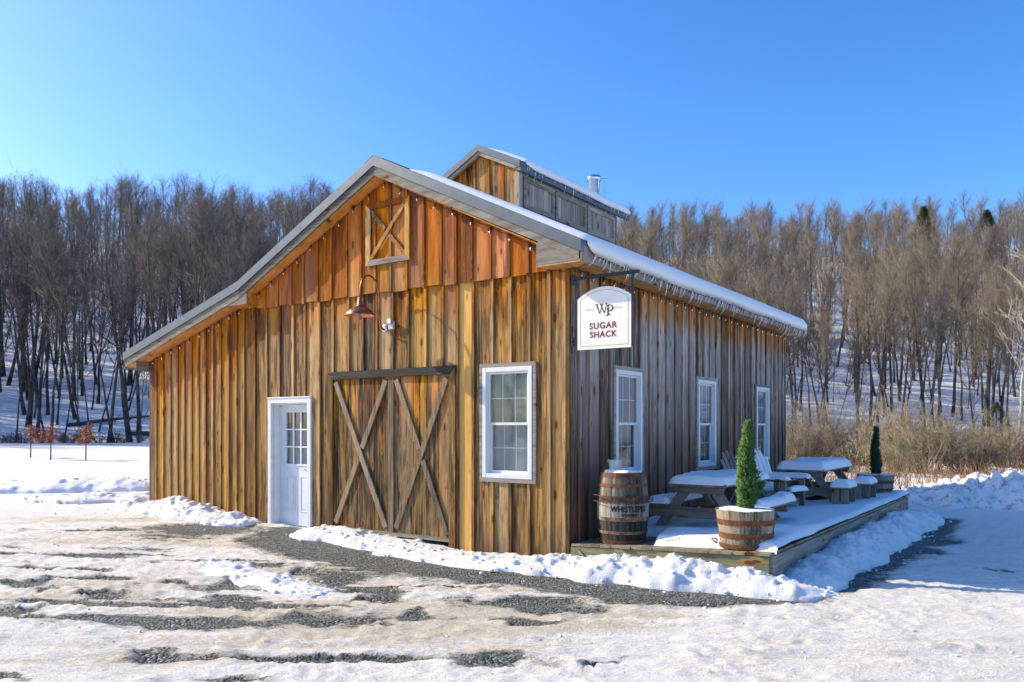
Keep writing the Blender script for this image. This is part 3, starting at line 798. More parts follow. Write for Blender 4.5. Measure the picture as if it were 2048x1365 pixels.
rb = random.Random(5)
def boards(bounds, zlo, ztop, opens, axis, face, thick, out, mat, drop, bat_mat=None, bat_w=.046, bat_t=.024, skip_first=False, skip_last=False, names=('siding_board', 'batten'), parent=None, matf=None):
    """Upright boards between the bounds, and a batten over every joint. out is the outward direction along the normal axis."""
    for a, b_ in zip(bounds[:-1], bounds[1:]):
        for reg in strip_regions(a + .002, b_ - .002, zlo + rb.uniform(-.02, .02), ztop, opens):
            b = B(); off = face + out * rb.uniform(-.002, .003)
            strip_mesh(b, reg, off, off - out * thick, ztop, axis)
            m = matf(a, b_) if matf else mat
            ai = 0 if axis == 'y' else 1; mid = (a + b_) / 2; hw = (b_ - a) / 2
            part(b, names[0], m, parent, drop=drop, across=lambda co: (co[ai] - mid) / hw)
    for i, c in enumerate(bounds):
        if (i == 0 and skip_first) or (i == len(bounds) - 1 and skip_last): continue
        w = bat_w * rb.uniform(.9, 1.1)
        for reg in strip_regions(c - w / 2, c + w / 2, zlo + rb.uniform(-.02, .02), ztop, opens):
            if sum(q[1] - q[0] for q in reg) < .02: continue
            b = B(); off = face + out * .001
            strip_mesh(b, reg, off, off + out * (bat_t + rb.uniform(-.002, .003)), ztop, axis)
            part(b, names[1], bat_mat or mat, parent, drop=drop)

BL = [-9.54, -9.31, -9.08, -8.84, -8.6, -8.39, -8.15, -7.93, -7.71, -7.49, -7.26, -7.03, -6.8, -6.59, -6.28, -5.96, -5.63, -5.29, -4.99, -4.65, -4.33, -3.98, -3.67, -3.37, -3.05, -2.73, -2.4, -2.08, -1.81, -1.53, -1.21, -0.91, -0.61, -0.3]
FW_OPEN = [DOOR, BDOOR, FWIN]
lean_b = [x for x in BL if x <= -6.28]
main_b = [x for x in BL if x >= -6.28]
lean_drop = lambda co: zroof(co[0]) - SD - co[2]
boards([-9.58] + lean_b[1:], -.22, lambda x: zroof(x) - SD, [], 'y', 0.0, .024, -1, 'lean', lean_drop, skip_first=True)
main_drop = lambda co: 3.56 - co[2]
boards(main_b, -.22, lambda x: 3.60, FW_OPEN, 'y', 0.0, .024, -1, 'siding', main_drop, skip_first=True,
       matf=lambda a, b_: 'new_board' if abs(a + 1.81) < .02 else 'siding')
# the corner board runs up to the eave
boards([-.3, -.075, 0.0], -.22, lambda x: min(3.572, zroof(x) - SD), [], 'y', 0.0, .024, -1, 'siding', lambda co: 3.574 - co[2], skip_first=True, skip_last=True)
# upper gable: its boards lap over the lower ones
up_b = [-6.20] + [x for x in BL if -6.1 < x <= -.3]
LOFT = (-3.53, -2.65, 3.97, 4.90)
gable_drop = lambda co: max(0, (zroof(co[0]) - SD - co[2])) + .35 * max(0, 4.2 - co[2])
boards(up_b, 3.556, lambda x: zroof(x) - SD, [], 'y', -.045, .022, -1, 'gable', gable_drop, skip_first=True, skip_last=True, bat_t=.018)
b = B(); b.box(-.322, -.278, -.064, -.046, 3.54, zroof(-.3) - SD); part(b, 'batten', 'gable', drop=gable_drop)

# right wall
BR = [0.0, 0.23, 0.5, 0.78, 1.06, 1.37, 1.68, 1.97, 2.29, 2.6, 2.89, 3.22, 3.51, 3.8, 4.12, 4.41, 4.7, 4.99, 5.28, 5.61, 5.93, 6.26, 6.54, 6.89, 7.19, 7.5, 7.79, 8.16, 8.42, 8.68, 8.97, 9.11]
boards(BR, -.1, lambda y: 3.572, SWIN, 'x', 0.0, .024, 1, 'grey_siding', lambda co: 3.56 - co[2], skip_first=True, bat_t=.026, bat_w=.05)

# the wall behind the boards, with its openings, and the two walls turned away
b = B()
for reg in strip_regions(-9.57, -.16, -.25, None, FW_OPEN): strip_mesh(b, reg, .026, .15, lambda x: min(zroof(x) - .30, zroof(x) - .30), 'y')
part(b, 'wall', 'grey_z', label='front wall under the boards')
b = B()
for reg in strip_regions(.026, L_ - .02, -.25, None, SWIN): strip_mesh(b, reg, -.026, -.15, lambda y: 3.57, 'x')
part(b, 'wall', 'grey_z', label='side wall under the boards')
b = B(); b.box(-9.57, -9.45, .152, L_ - .02, -.25, zroof(-9.57) - .30); part(b, 'wall', 'lean', drop=lambda co: 2.7 - co[2], label='lean-to side wall')
b = B(); b.prism([(-9.57, -.25), (-.152, -.25), (-.152, 3.57), (-.152, zroof(-.152) - .3), (-3.15, 5.2), (-6.36, 3.70), (-9.57, zroof(-9.57) - .3)], 'y', L_ - .15, L_ - .01)
part(b, 'wall', 'grey_z', label='rear wall')
b = B(); b.box(-9.4, -.2, .2, L_ - .2, -.25, -.05); part(b, 'floor', 'interior')
b = B(); b.box(-9.4, -.2, 2.9, 3.0, -.05, 3.5); part(b, 'inner_wall', 'interior')

# ---- roof
Y0, Y1 = -OV, L_ + OV
b = B()
prof = [(-9.98, zroof(-9.98)), (-6.36, 4.0), (-3.15, 5.50), (.33, zroof(.33))]
b.prism(prof + [(x, z - .05) for x, z in prof[::-1]], 'y', Y0, Y1)
roof = part(b, 'roof', 'metal')
def rake(b, x0, x1, za, zb, y0, y1, clip=None):
    xs = sorted({x0, x1} | {k for k in (-6.36, -3.15) if x0 < k < x1})
    top = [(x, zroof(x) + za) for x in xs]; bot = [(x, max(zroof(x) + zb, clip) if clip else zroof(x) + zb) for x in xs]
    for i in range(len(xs) - 1):
        b.prism([top[i], top[i + 1], bot[i + 1], bot[i]], 'y', y0, y1)
for x0, x1 in ((-9.99, -6.36), (-6.36, -3.15), (-3.15, .34)):
    b = B(); rake(b, x0, x1, .014, -.135, Y0 - .022, Y0 - .002)
    b.prism([(x0, zroof(x0) + .014), (x1, zroof(x1) + .014), (x1, zroof(x1) + .002), (x0, zroof(x0) + .002)], 'y', Y0 - .002, Y0 + .09)
    part(b, 'rake_trim', 'metal', roof)
    b = B(); rake(b, x0, x1, -.05, -.275, Y0 + .003, Y0 + .03, 3.577 if x1 > 0 else None); part(b, 'rake_fascia', 'fascia', roof)
    b = B(); rake(b, x0, min(x1, .0), -.258, -.279, Y0 + .031, -.001, 3.6 if x1 > 0 else None); part(b, 'soffit', 'soffit', roof)
# metal ridge cap
b = B(); b.prism([(-3.33, 5.424), (-3.15, 5.512), (-2.97, 5.424), (-2.97, 5.436), (-3.15, 5.526), (-3.33, 5.436)], 'y', Y0 - .024, Y1); part(b, 'ridge_cap', 'metal', roof)
# boxed eave returns
b = B(); b.prism([(-.30, 3.578), (.298, 3.578), (.298, 3.60), (-.30, zroof(-.30) - .22)], 'y', Y0 + .010, Y0 + .028); b.prism([(-.32, 3.58), (-.301, 3.58), (-.301, zroof(-.301) - .277), (-.32, zroof(-.32) - .277)], 'y', Y0 + .010, -.068)
part(b, 'eave_return', 'fascia', roof)
b = B(); b.prism([(-6.69, 3.62), (-6.15, 3.62), (-6.15, zroof(-6.15) - .276), (-6.36, 3.724), (-6.69, zroof(-6.69) - .277)], 'y', Y0 + .010, Y0 + .028)
part(b, 'eave_return', 'fascia', roof)
b = B(); b.prism([(-6.17, 3.622), (-6.15, 3.622), (-6.15, zroof(-6.15) - .277), (-6.17, zroof(-6.17) - .277)], 'y', Y0 + .029, -.046)
b.box(-6.70, -6.15, Y0 + .03, -.002, 3.604, 3.619)
part(b, 'eave_return', 'soffit', roof)
# eave soffit and fascia on the deck side
b = B(); b.box(.003, .30, -.003, Y1, 3.578, 3.592); b.box(-.32, .30, Y0 + .012, -.004, 3.560, 3.576); part(b, 'eave_soffit', 'soffit_y', roof)
b = B(); b.box(.301, .322, Y0 + .003, Y1, 3.572, 3.765); part(b, 'eave_fascia', 'grey_y', roof)
b = B(); b.prism([(.323, 3.80), (.338, 3.80), (.338, 3.68), (.323, 3.68)], 'y', Y0 - .02, Y0 + .06); part(b, 'trim_cap', 'metal', roof)
b = B(); b.box(-9.975, -9.953, Y0 + .003, Y1, 2.68, 2.93); b.box(-9.95, -9.58, -.002, Y1, 2.66, 2.675); b.box(-9.60, -9.582, -.27, -.004, 2.64, 2.86); part(b, 'eave_fascia', 'grey_y', roof)

# ---- windows and doors are built facing -Y with the origin at the bottom left of the white frame
def at_wall(o, side, u, z):
    if side == 'front': o.location = Vector((u, 0, z)) + barn_off; o.rotation_euler = (0, 0, 0)
    else: o.location = Vector((0, u, z)) + barn_off; o.rotation_euler = (0, 0, R(90))
def build_window():
    w, h = .81, 1.485
    c = B()
    g = .052
    c.prism([(-g, -g), (w + g, -g), (w, 0), (0, 0)], 'y', -.034, .022)
    c.prism([(-g, h + g), (w + g, h + g), (w, h), (0, h)], 'y', -.034, .022)
    c.prism([(-g, -g), (0, 0), (0, h), (-g, h + g)], 'y', -.032, .022)
    c.prism([(w + g, -g), (w, 0), (w, h), (w + g, h + g)], 'y', -.032, .022)
    win = c.obj('window', 'grey_x', barn)
    f = B(); t_ = .062
    e = .002
    f.box(e, t_, -.040, .055, e, h - e); f.box(w - t_, w - e, -.040, .055, e, h - e)
    f.box(t_, w - t_, -.038, .055, e, t_); f.box(t_, w - t_, -.038, .055, h - t_, h - e)
    f.box(t_, t_ + .012, -.024, .055, t_, h - t_); f.box(w - t_ - .012, w - t_, -.024, .055, t_, h - t_)
    f.obj('window_frame', 'white', win, bevel=.004)
    x0, x1 = t_ + .013, w - t_ - .013
    zm = h * .5 - .01
    for (za, zb, y, st) in ((zm - .02, h - t_, .004, .030), (t_, zm + .02, .034, .042)):
        s = B()
        s.box(x0, x0 + st, y, y + .026, za, zb); s.box(x1 - st, x1, y, y + .026, za, zb)
        s.box(x0 + st, x1 - st, y + .001, y + .025, za, za + st); s.box(x0 + st, x1 - st, y + .001, y + .025, zb - st, zb)
        s.obj('sash', 'white', win)
        a0, a1, c0, c1 = x0 + st, x1 - st, za + st, zb - st
        m = B()
        for k in (1, 2):
            xm = a0 + (a1 - a0) * k / 3; m.box(xm - .007, xm + .007, y + .016, y + .022, c0, c1)
        zc = (c0 + c1) / 2
        for k in range(3):
            m.box(a0 + (a1 - a0) * k / 3 + .007, a0 + (a1 - a0) * (k + 1) / 3 - .007, y + .016, y + .022, zc - .007, zc + .007)
        m.obj('muntin', 'muntin', win)
        for k in range(3):
            for j in range(2):
                p = B(); p.box(a0 + (a1 - a0) * k / 3, a0 + (a1 - a0) * (k + 1) / 3, y + .009, y + .013, c0 if j == 0 else zc, zc if j == 0 else c1)
                p.obj('pane', 'glass', win)
    return win, (x0, x1, t_, zm, h - t_)
win, (wx0, wx1, wz0, wzm, wz1) = build_window()
def add_blind(wn_, mu, ml):
    bl = B(); bl.box(wx0 - .03, wx1 + .03, .085, .09, wzm, wz1 + .03); bl.obj('blind', mu, wn_)
    bl = B(); bl.box(wx0 - .03, wx1 + .03, .093, .098, wz0 - .03, wzm); bl.obj('blind', ml, wn_)
copies = [win] + [copy_tree(win, barn) for _ in SWIN]
at_wall(win, 'front', FWIN[0], FWIN[2]); add_blind(win, 'blind', 'blind_blue')
for o, s in zip(copies[1:], SWIN):
    at_wall(o, 'side', s[0], s[2]); add_blind(o, 'blind_dark', 'blind_dark')

# white entrance door
def build_door():
    d0, d1, zt = -5.91, -4.83, 2.03
    f = B(); cw = .085
    f.box(d0, d0 + cw, -.040, .024, -.14, zt); f.box(d1 - cw, d1, -.040, .024, -.14, zt); f.box(d0 + cw, d1 - cw, -.039, .024, zt - cw, zt)
    f.box(d0 - .008, d1 + .008, -.052, .02, zt - .004, zt + .018)
    f.box(d0 + cw - .012, d0 + cw + .02, .025, .19, -.14, zt - .05); f.box(d1 - cw - .02, d1 - cw + .012, .025, .19, -.14, zt - .05)
    f.box(d0 + cw + .02, d1 - cw - .02, .025, .19, zt - cw - .022, zt - .05)
    fr_ = part(f, 'door_frame', 'white', bevel=.005)
    s0, s1, z0, z1 = d0 + cw + .022, d1 - cw - .022, -.085, zt - cw - .025
    w = s1 - s0
    gx0, gx1, gz0, gz1 = s0 + w * .19, s1 - w * .17, .93, 1.80
    s = B(); y0, y1 = .135, .175
    s.box(s0, gx0, y0, y1, z0, z1); s.box(gx1, s1, y0, y1, z0, z1); s.box(gx0, gx1, y0, y1, z0, gz0); s.box(gx0, gx1, y0, y1, gz1, z1)
    door = part(s, 'door', 'door_white', label='white door with nine panes and two raised panels')
    m = B()
    e = .028
    m.box(gx0 - e, gx0 + .006, y0 - .012, y0 - .001, gz0 - e, gz1 + e); m.box(gx1 - .006, gx1 + e, y0 - .012, y0 - .001, gz0 - e, gz1 + e)
    m.box(gx0 + .006, gx1 - .006, y0 - .012, y0 - .001, gz0 - e, gz0 + .006); m.box(gx0 + .006, gx1 - .006, y0 - .012, y0 - .001, gz1 - .006, gz1 + e)
    m.obj('glazing_frame', 'white', door, bevel=.004)
    m = B()
    for k in (1, 2):
        xm = gx0 + (gx1 - gx0) * k / 3; m.box(xm - .014, xm + .014, y0 - .006, y0 + .014, gz0 + .006, gz1 - .006)
    for k in (1, 2):
        zm = gz0 + (gz1 - gz0) * k / 3
        for j in range(3):
            a = gx0 + (gx1 - gx0) * j / 3 + (.014 if j else .006); c = gx0 + (gx1 - gx0) * (j + 1) / 3 - (.014 if j < 2 else .006)
            m.box(a, c, y0 - .006, y0 + .014, zm - .012, zm + .012)
    m.obj('muntin', 'white', door)
    for k in range(3):
        for j in range(3):
            p = B(); p.box(gx0 + (gx1 - gx0) * k / 3, gx0 + (gx1 - gx0) * (k + 1) / 3, y0 + .018, y0 + .023, gz0 + (gz1 - gz0) * j / 3, gz0 + (gz1 - gz0) * (j + 1) / 3)
            p.obj('pane', 'glass', door)
    for xa, xb in ((s0 + w * .20, s0 + w * .46), (s0 + w * .60, s0 + w * .86)):
        p = B(); za, zb = .14, .74
        for (a, c, za_, zb_) in ((xa, xa + .022, za, zb), (xb - .022, xb, za, zb), (xa + .022, xb - .022, za, za + .022), (xa + .022, xb - .022, zb - .022, zb)):
            p.box(a, c, y0 - .008, y0 - .0005, za_, zb_)
        p.box(xa + .05, xb - .05, y0 - .006, y0 - .0005, za + .05, zb - .05)
        p.obj('door_panel', 'door_white', door, bevel=.003)
    h = B(); hx = s1 - .055
    h.box(hx - .022, hx + .022, y0 - .012, y0 - .001, .76, .96)
    h.tube([(hx, y0 - .012, .84), (hx, y0 - .05, .84)], .012, 10)
    h.tube([(hx + .012, y0 - .05, .84), (hx - .03, y0 - .055, .845), (hx - .07, y0 - .05, .835), (hx - .11, y0 - .05, .845), (hx - .125, y0 - .05, .86)], [.012, .012, .010, .009, .007], 8)
    h.obj('handle', 'iron', door, smooth=True)
    h = B(); h.tube([(hx, y0 - .002, 1.06), (hx, y0 - .028, 1.06)], .028, 14); h.obj('deadbolt', 'iron', door)
    b_ = B(); b_.box(gx0 - .03, gx1 + .03, y1 + .03, y1 + .036, gz0 - .03, gz0 + (gz1 - gz0) * .66); b_.obj('blind', 'blind_blue', door)
    b_ = B(); b_.box(gx0 - .03, gx1 + .03, y1 + .05, y1 + .056, gz0 + (gz1 - gz0) * .66, gz1 + .03); b_.obj('blind', 'blind_dark', door)
    t_ = B(); t_.box(d0 + cw + .02, d1 - cw - .02, -.03, .19, -.14, -.095); t_.obj('threshold', 'metal_light', fr_)
build_door()

# double barn door
def build_barn_door():
    hb = B(); hb.prism([(-4.42, 2.41), (-1.83, 2.41), (-1.93, 2.295), (-4.32, 2.295)], 'y', -.058, .02)
    head = part(hb, 'barn_door', 'dark_x', label='blackened header over the double doors')
    j = B(); j.prism([(-4.42, -.12), (-4.31, -.12), (-4.31, 2.295), (-4.32, 2.295), (-4.42, 2.405)], 'y', -.046, .02); j.obj('door_jamb', 'siding', head, drop=lambda co: 1.5)
    j = B(); j.prism([(-1.94, -.12), (-1.83, -.12), (-1.83, 2.405), (-1.93, 2.295), (-1.94, 2.295)], 'y', -.046, .02); j.obj('door_jamb', 'siding', head, drop=lambda co: 1.5)
    xs = [-4.309, -4.02, -3.75, -3.43, -3.14, -3.065]
    xs2 = [-3.065, -2.88, -2.64, -2.39, -2.15, -1.941]
    for X in (xs, xs2):
        for a, c in zip(X[:-1], X[1:]):
            b_ = B(); o = rb.uniform(-.003, .003); b_.box(a + .002, c - .002, -.004 + o, .02 + o, .0, 2.294)
            b_.obj('plank', 'barn_door', head, drop=lambda co: 2.3 - co[2])
    b_ = B(); b_.box(-3.125, -3.015, -.032, -.008, .0, 2.293); b_.obj('door_stile', 'brace', head)
    def brace(p, q, y0, y1, mat):
        d = Vector((q[0] - p[0], q[1] - p[1])); n = Vector((-d.y, d.x)).normalized() * .046
        b_ = B(); b_.prism([(p[0] - n.x, p[1] - n.y), (q[0] - n.x, q[1] - n.y), (q[0] + n.x, q[1] + n.y), (p[0] + n.x, p[1] + n.y)], 'y', y0, y1)
        b_.obj('brace', mat, head, bevel=.003)
    def cross(p, q, r_, s):
        """p-q lies unbroken; r-s is cut where it meets it."""
        brace(p, q, -.040, -.009, 'brace')
        P, Q, R_, S = map(Vector, (p, q, r_, s))
        mid = (P + Q) / 2
        u = (S - R_).normalized(); g = .085
        c0 = mid - u * g; c1 = mid + u * g
        brace(r_, tuple(c0), -.038, -.009, 'brace'); brace(tuple(c1), s, -.038, -.009, 'brace')
    cross((-4.25, 2.25), (-3.17, .06), (-4.25, .06), (-3.17, 2.25))
    cross((-2.96, .06), (-1.99, 2.25), (-2.96, 2.25), (-1.99, .04))
    b_ = B(); b_.box(-3.06, -1.95, -.035, .02, -.055, -.002); b_.box(-4.31, -3.065, -.03, .02, -.055, -.002); b_.obj('sill', 'grey_x', head)
build_barn_door()

# loft hatch in the gable
b = B(); x0, x1, z0, z1 = LOFT
tt = .085
b.prism([(x0, z1), (x1, z1), (x1 - tt, z1 - tt), (x0 + tt, z1 - tt)], 'y', -.092, -.046)
hatch = part(b, 'loft_hatch', 'gable', drop=lambda co: .2, label='framed cross over the gable boards')
b = B(); b.prism([(x0, z0), (x0 + tt, z0 + tt), (x0 + tt, z1 - tt), (x0, z1)], 'y', -.090, -.064); b.obj('hatch_frame', 'siding', hatch, drop=lambda co: .9)
b = B(); b.prism([(x1, z0), (x1, z1), (x1 - tt, z1 - tt), (x1 - tt, z0 + tt)], 'y', -.090, -.064); b.obj('hatch_frame', 'siding', hatch, drop=lambda co: .6)
b = B(); b.prism([(x0, z0), (x1, z0), (x1 - tt, z0 + tt), (x0 + tt, z0 + tt)], 'y', -.092, -.064); b.obj('hatch_frame', 'grey_x', hatch)
b = B(); b.beam((x0 + .10, -.077, z0 + .10), (x1 - .10, -.077, z1 - .10), .024, .06, up=(-.7, 0, .7)); b.obj('hatch_brace', 'siding', hatch, drop=lambda co: .5)
for p, q in (((x0 + .09, z1 - .10), ((x0 + x1) / 2 - .045, (z0 + z1) / 2 + .05)), (((x0 + x1) / 2 + .045, (z0 + z1) / 2 - .05), (x1 - .09, z0 + .10))):
    b = B(); b.beam((p[0], -.077, p[1]), (q[0], -.077, q[1]), .022, .06, up=(.7, 0, .7)); b.obj('hatch_brace', 'siding', hatch, drop=lambda co: .8)

# ---- cupola
CX0, CX1, CYF, CYB = -3.90, -2.38, 2.30, 5.75
cz = lambda x: 6.38 - abs(x + 3.15) * .49
b = B()
b.prism([(CX0 + .03, zroof(CX0) - .2), (CX1 - .03, zroof(CX1) - .2), (CX1 - .03, 5.86), (-3.15, 6.24), (CX0 + .03, 5.86)], 'y', CYF + .03, CYB - .03)
cup = part(b, 'cupola', 'interior', label='louvred cupola on the ridge with its own snowy gable roof')
cb = [CX0, -3.62, -3.30, -3.0, -2.70, CX1]
cdrop = lambda co: (cz(co[0]) - .13 - co[2]) * 2.2
for a, c in zip(cb[:-1], cb[1:]):
    b = B()
    xs = [a + .002] + ([-3.15] if a < -3.15 < c else []) + [c - .002]
    b.prism([(a + .002, zroof(a) - .1 if a < -3.15 else zroof(c) - .1), (c - .002, zroof(c) - .1)] + [(x, cz(x) - .13) for x in xs[::-1]], 'y', CYF, CYF + .028)
    b.obj('siding_board', 'barn_door', cup, drop=lambda co: (cz(co[0]) - .13 - co[2]) * 1.3)
for c in cb[1:-1]:
    b = B(); b.box(c - .024, c + .024, CYF - .02, CYF - .001, zroof(c) - .1, cz(c) - .14); b.obj('batten', 'gable', cup, drop=cdrop)
b = B(); b.box(CX1 - .07, CX1 + .002, CYF - .024, CYF - .001, 5.0, cz(CX1) - .12); b.box(CX1 + .003, CX1 + .026, CYF - .024, CYF + .07, 5.0, 5.80); b.obj('corner_board', 'grey_z', cup)
b = B(); b.box(CX1 - .028, CX1, CYF + .03, CYB - .03, 4.95, 5.84); b.obj('side_wall', 'grey_z', cup)
pb = [CYF + .09, 3.40, 4.54, CYB - .07]
for a, c in zip(pb[:-1], pb[1:]):
    a += .025; c -= .025; z0, z1, g = 5.24, 5.76, .075
    n = 6
    for k in range(n):
        ya = a + g * .6 + (c - a - g * 1.2) * k / n; yb = a + g * .6 + (c - a - g * 1.2) * (k + 1) / n
        b = B(); o = rb.uniform(0, .004); b.box(CX1 + .001, CX1 + .012 + o, ya + .005, yb - .005, z0 + g * .6, z1 - g * .6); b.obj('plank', 'grey_z', cup)
    b = B()
    for poly in ([(a, z0), (c, z0), (c - g, z0 + g), (a + g, z0 + g)], [(a, z1), (c, z1), (c - g, z1 - g), (a + g, z1 - g)], [(a, z0), (a + g, z0 + g), (a + g, z1 - g), (a, z1)], [(c, z0), (c - g, z0 + g), (c - g, z1 - g), (c, z1)]):
        b.prism(poly, 'x', CX1 + .014, CX1 + .036)
    b.obj('panel_frame', 'grey_y', cup)
b = B(); b.box(CX1 + .002, CX1 + .022, CYF + .03, CYB, 5.0, 5.215); b.box(CX1 + .002, CX1 + .026, CYB - .05, CYB, 5.2, 5.80); b.obj('corner_board', 'grey_y', cup)
b = B(); b.box(CX0 - .02, CX0, CYF, CYB, 4.9, 5.84); b.prism([(CX0, 4.9), (CX1, 4.9), (CX1, 5.85), (-3.15, 6.2), (CX0, 5.85)], 'y', CYB - .028, CYB - .001); b.obj('side_wall', 'grey_z', cup)
CY0, CY1 = CYF - .10, 6.15
CRX = .87
b = B(); pr = [(-3.15 - CRX, cz(-3.15 - CRX)), (-3.15, 6.38), (-3.15 + CRX, cz(-3.15 + CRX))]
b.prism(pr + [(x, z - .04) for x, z in pr[::-1]], 'y', CY0, CY1); b.obj('cupola_roof', 'metal', cup)
for s in (-1, 1):
    q = [-3.15, -3.15 + s * CRX]
    b = B(); b.prism([(q[0], 6.393), (q[1], cz(q[1]) + .013), (q[1], cz(q[1]) - .10), (q[0], 6.28)], 'y', CY0 - .022, CY0 - .002); b.obj('rake_trim', 'metal', cup)
    b = B(); b.prism([(q[0], 6.34), (q[1], cz(q[1]) - .042), (q[1], cz(q[1]) - .165), (q[0], 6.21)], 'y', CY0 + .003, CY0 + .026); b.obj('rake_fascia', 'grey_x', cup)
    b = B(); b.prism([(q[0], 6.235), (q[1], cz(q[1]) - .14), (q[1], cz(q[1]) - .155), (q[0], 6.22)], 'y', CY0 + .027, CYF - .021); b.obj('soffit', 'soffit', cup)
b = B(); x = -3.15 + CRX; b.box(x - .02, x + .004, CY0, CY1, cz(x) - .16, cz(x) - .042); b.box(CX1 + .037, x - .022, CY0 + .027, CY1, cz(x) - .155, cz(x) - .14); b.obj('eave_fascia', 'metal', cup)

# flue pipe
b = B(); b.lathe([(0, 5.9), (.115, 5.9), (.115, 6.50), (.138, 6.51), (.142, 6.56), (.138, 6.60), (.12, 6.602), (.10, 6.595), (0, 6.59)], 28, (-2.72, 5.45, 0))
flue = part(b, 'flue_pipe', 'steel', smooth=True)
b = B(); b.tube([(-2.58, 5.45, 6.52), (-2.46, 5.50, 6.53)], .012, 6); b.tube([(-2.49, 5.49, 6.53), (-2.50, 5.50, 6.02)], .006, 5); b.obj('pipe_stay', 'steel', flue)
# ================================================================== DECK
def dz(x): return .09 + .043 * x
DX, DY1 = 2.52, 8.62
deck = empty('wooden_deck', (1.26, 4.3, 0), 'low wooden deck along the side wall, mostly under snow', 'deck')
dko = Vector((-1.26, -4.3, 0))
nb = 18
for i in range(nb):
    a = .03 + (DX - .03) * i / nb; c = .03 + (DX - .03) * (i + 1) / nb
    b = B(); e = rb.uniform(-.012, .012)
    b.prism([(a + .003, dz(a) - .028), (c - .003, dz(c) - .028), (c - .003, dz(c)), (a + .003, dz(a))], 'y', -.03 + e, DY1)
    o = b.obj('deck_board', 'deck_y', deck, dko)
b = B(); b.prism([(.02, -.28), (DX - .02, -.28), (DX - .02, dz(DX) - .036), (.02, dz(.02) - .036)], 'y', -.012, .03); b.obj('rim_board', 'deck_x', deck, dko)
b = B(); b.prism([(.14, -.10), (.34, -.14), (.14, .035)], 'y', -.03, -.013); b.obj('rim_cleat', 'deck_x', deck, dko)
for k, (z0, z1) in enumerate(((-.28, -.02), (-.015, .166))):
    for j in range(3):
        y0 = .031 + (DY1 - .04) * j / 3; y1 = .031 + (DY1 - .04) * (j + 1) / 3 - .004
        b = B(); b.box(DX - .019 - .004 * k, DX + .02, y0, y1, z0, z1); b.obj('rim_board', 'grey_y', deck, dko)
b = B(); b.box(.05, DX - .02, DY1 - .04, DY1 - .002, -.28, .05); b.obj('rim_board', 'deck_x', deck, dko)

def deck_snow():
    xs = np.arange(.04, DX + .03, .033); ys = np.arange(.02, DY1 + .15, .04)
    X, Y = np.meshgrid(xs, ys, indexing='ij')
    base = dz(X)
    front = .16 + .10 * (fbm(X * 2.2, Y * 0, 3, 3) - .5) + .85 * sstep(1.10, .86, X) - .05 * sstep(1.8, 2.4, X)
    d = np.minimum(np.minimum((Y - front), DY1 + .12 - Y), np.minimum(X + .2, DX + .055 - X + .03 * (fbm(Y * 1.3, X * 0, 12, 3) - .4)))
    prof = 1 - (1 - np.clip(d / .16, 0, 1)) ** 2.2
    h = .105 + .10 * (fbm(X * .9, Y * .8, 21, 3) - .5) + .03 * (fbm(X * 3, Y * 3, 22, 3) - .5)
    h = h + .07 * np.exp(-((X - 1.9) / .35) ** 2 - ((Y - 1.3) / .5) ** 2) + .05 * np.exp(-((X - 1.2) / .3) ** 2 - ((Y - .75) / .25) ** 2)
    h = h - .06 * sstep(.5, .2, np.hypot((X - 1.2) / .7, (Y - 2.1) / 1.2) - .4)
    Z = base + np.maximum(h, .02) * prof - .02 * (1 - sstep(0, .03, d))
    me = np_mesh('deck_snow', np.stack([X, Y, Z], -1).reshape(-1, 3), grid_faces(len(xs), len(ys)), 'snow', smooth=True)
    setprops(link('deck_snow', me), 'smooth deep snow lying over the deck boards', 'snow', None, 'stuff')
deck_snow()

def slab_verts(x0, x1, y0, y1, z, h, seed, over=.012, ang=0.0):
    over = over * .6
    n, m = 26, max(20, int((y1 - y0) / .05))
    u = np.linspace(-1, 1, n); v = np.linspace(-1, 1, m)
    U, V = np.meshgrid(u, v, indexing='ij')
    lx, ly = (x1 - x0) / 2, (y1 - y0) / 2
    ex = (1 - np.abs(U)) * lx; ey = (1 - np.abs(V)) * ly
    e = np.clip(np.minimum(ex, ey) / (h * 1.1), 0, 1)
    e2 = np.clip(np.maximum(ex, 0) / (h * 1.1), 0, 1) * np.clip(ey / (h * 1.1), 0, 1)
    prof = np.sqrt(np.clip(1 - (1 - np.minimum(e, np.sqrt(np.clip(e2, 0, 1)))) ** 2, 0, 1))
    X = (x0 + x1) / 2 + U * (lx + over); Y = (y0 + y1) / 2 + V * (ly + over)
    hh = h * (1 + .9 * (fbm(X * 2.2, Y * 2.2, seed, 3) - .5)) + .022 * (fbm(X * 9, Y * 9, seed + 3, 3) - .5)
    Z = z - .012 + (hh + .012) * prof
    return np.stack([X, Y, Z], -1).reshape(-1, 3), grid_faces(n, m)

def snow_on(name, label, rects, seed):
    vs = []; fs = []; o = 0
    for i, r_ in enumerate(rects):
        v, f = slab_verts(*r_, seed + i * 7)
        vs.append(v); fs.append(f + o); o += len(v)
    me = np_mesh(name, np.concatenate(vs), np.concatenate(fs), 'snow', smooth=True)
    return setprops(link(name, me), label, 'snow', None, 'stuff')

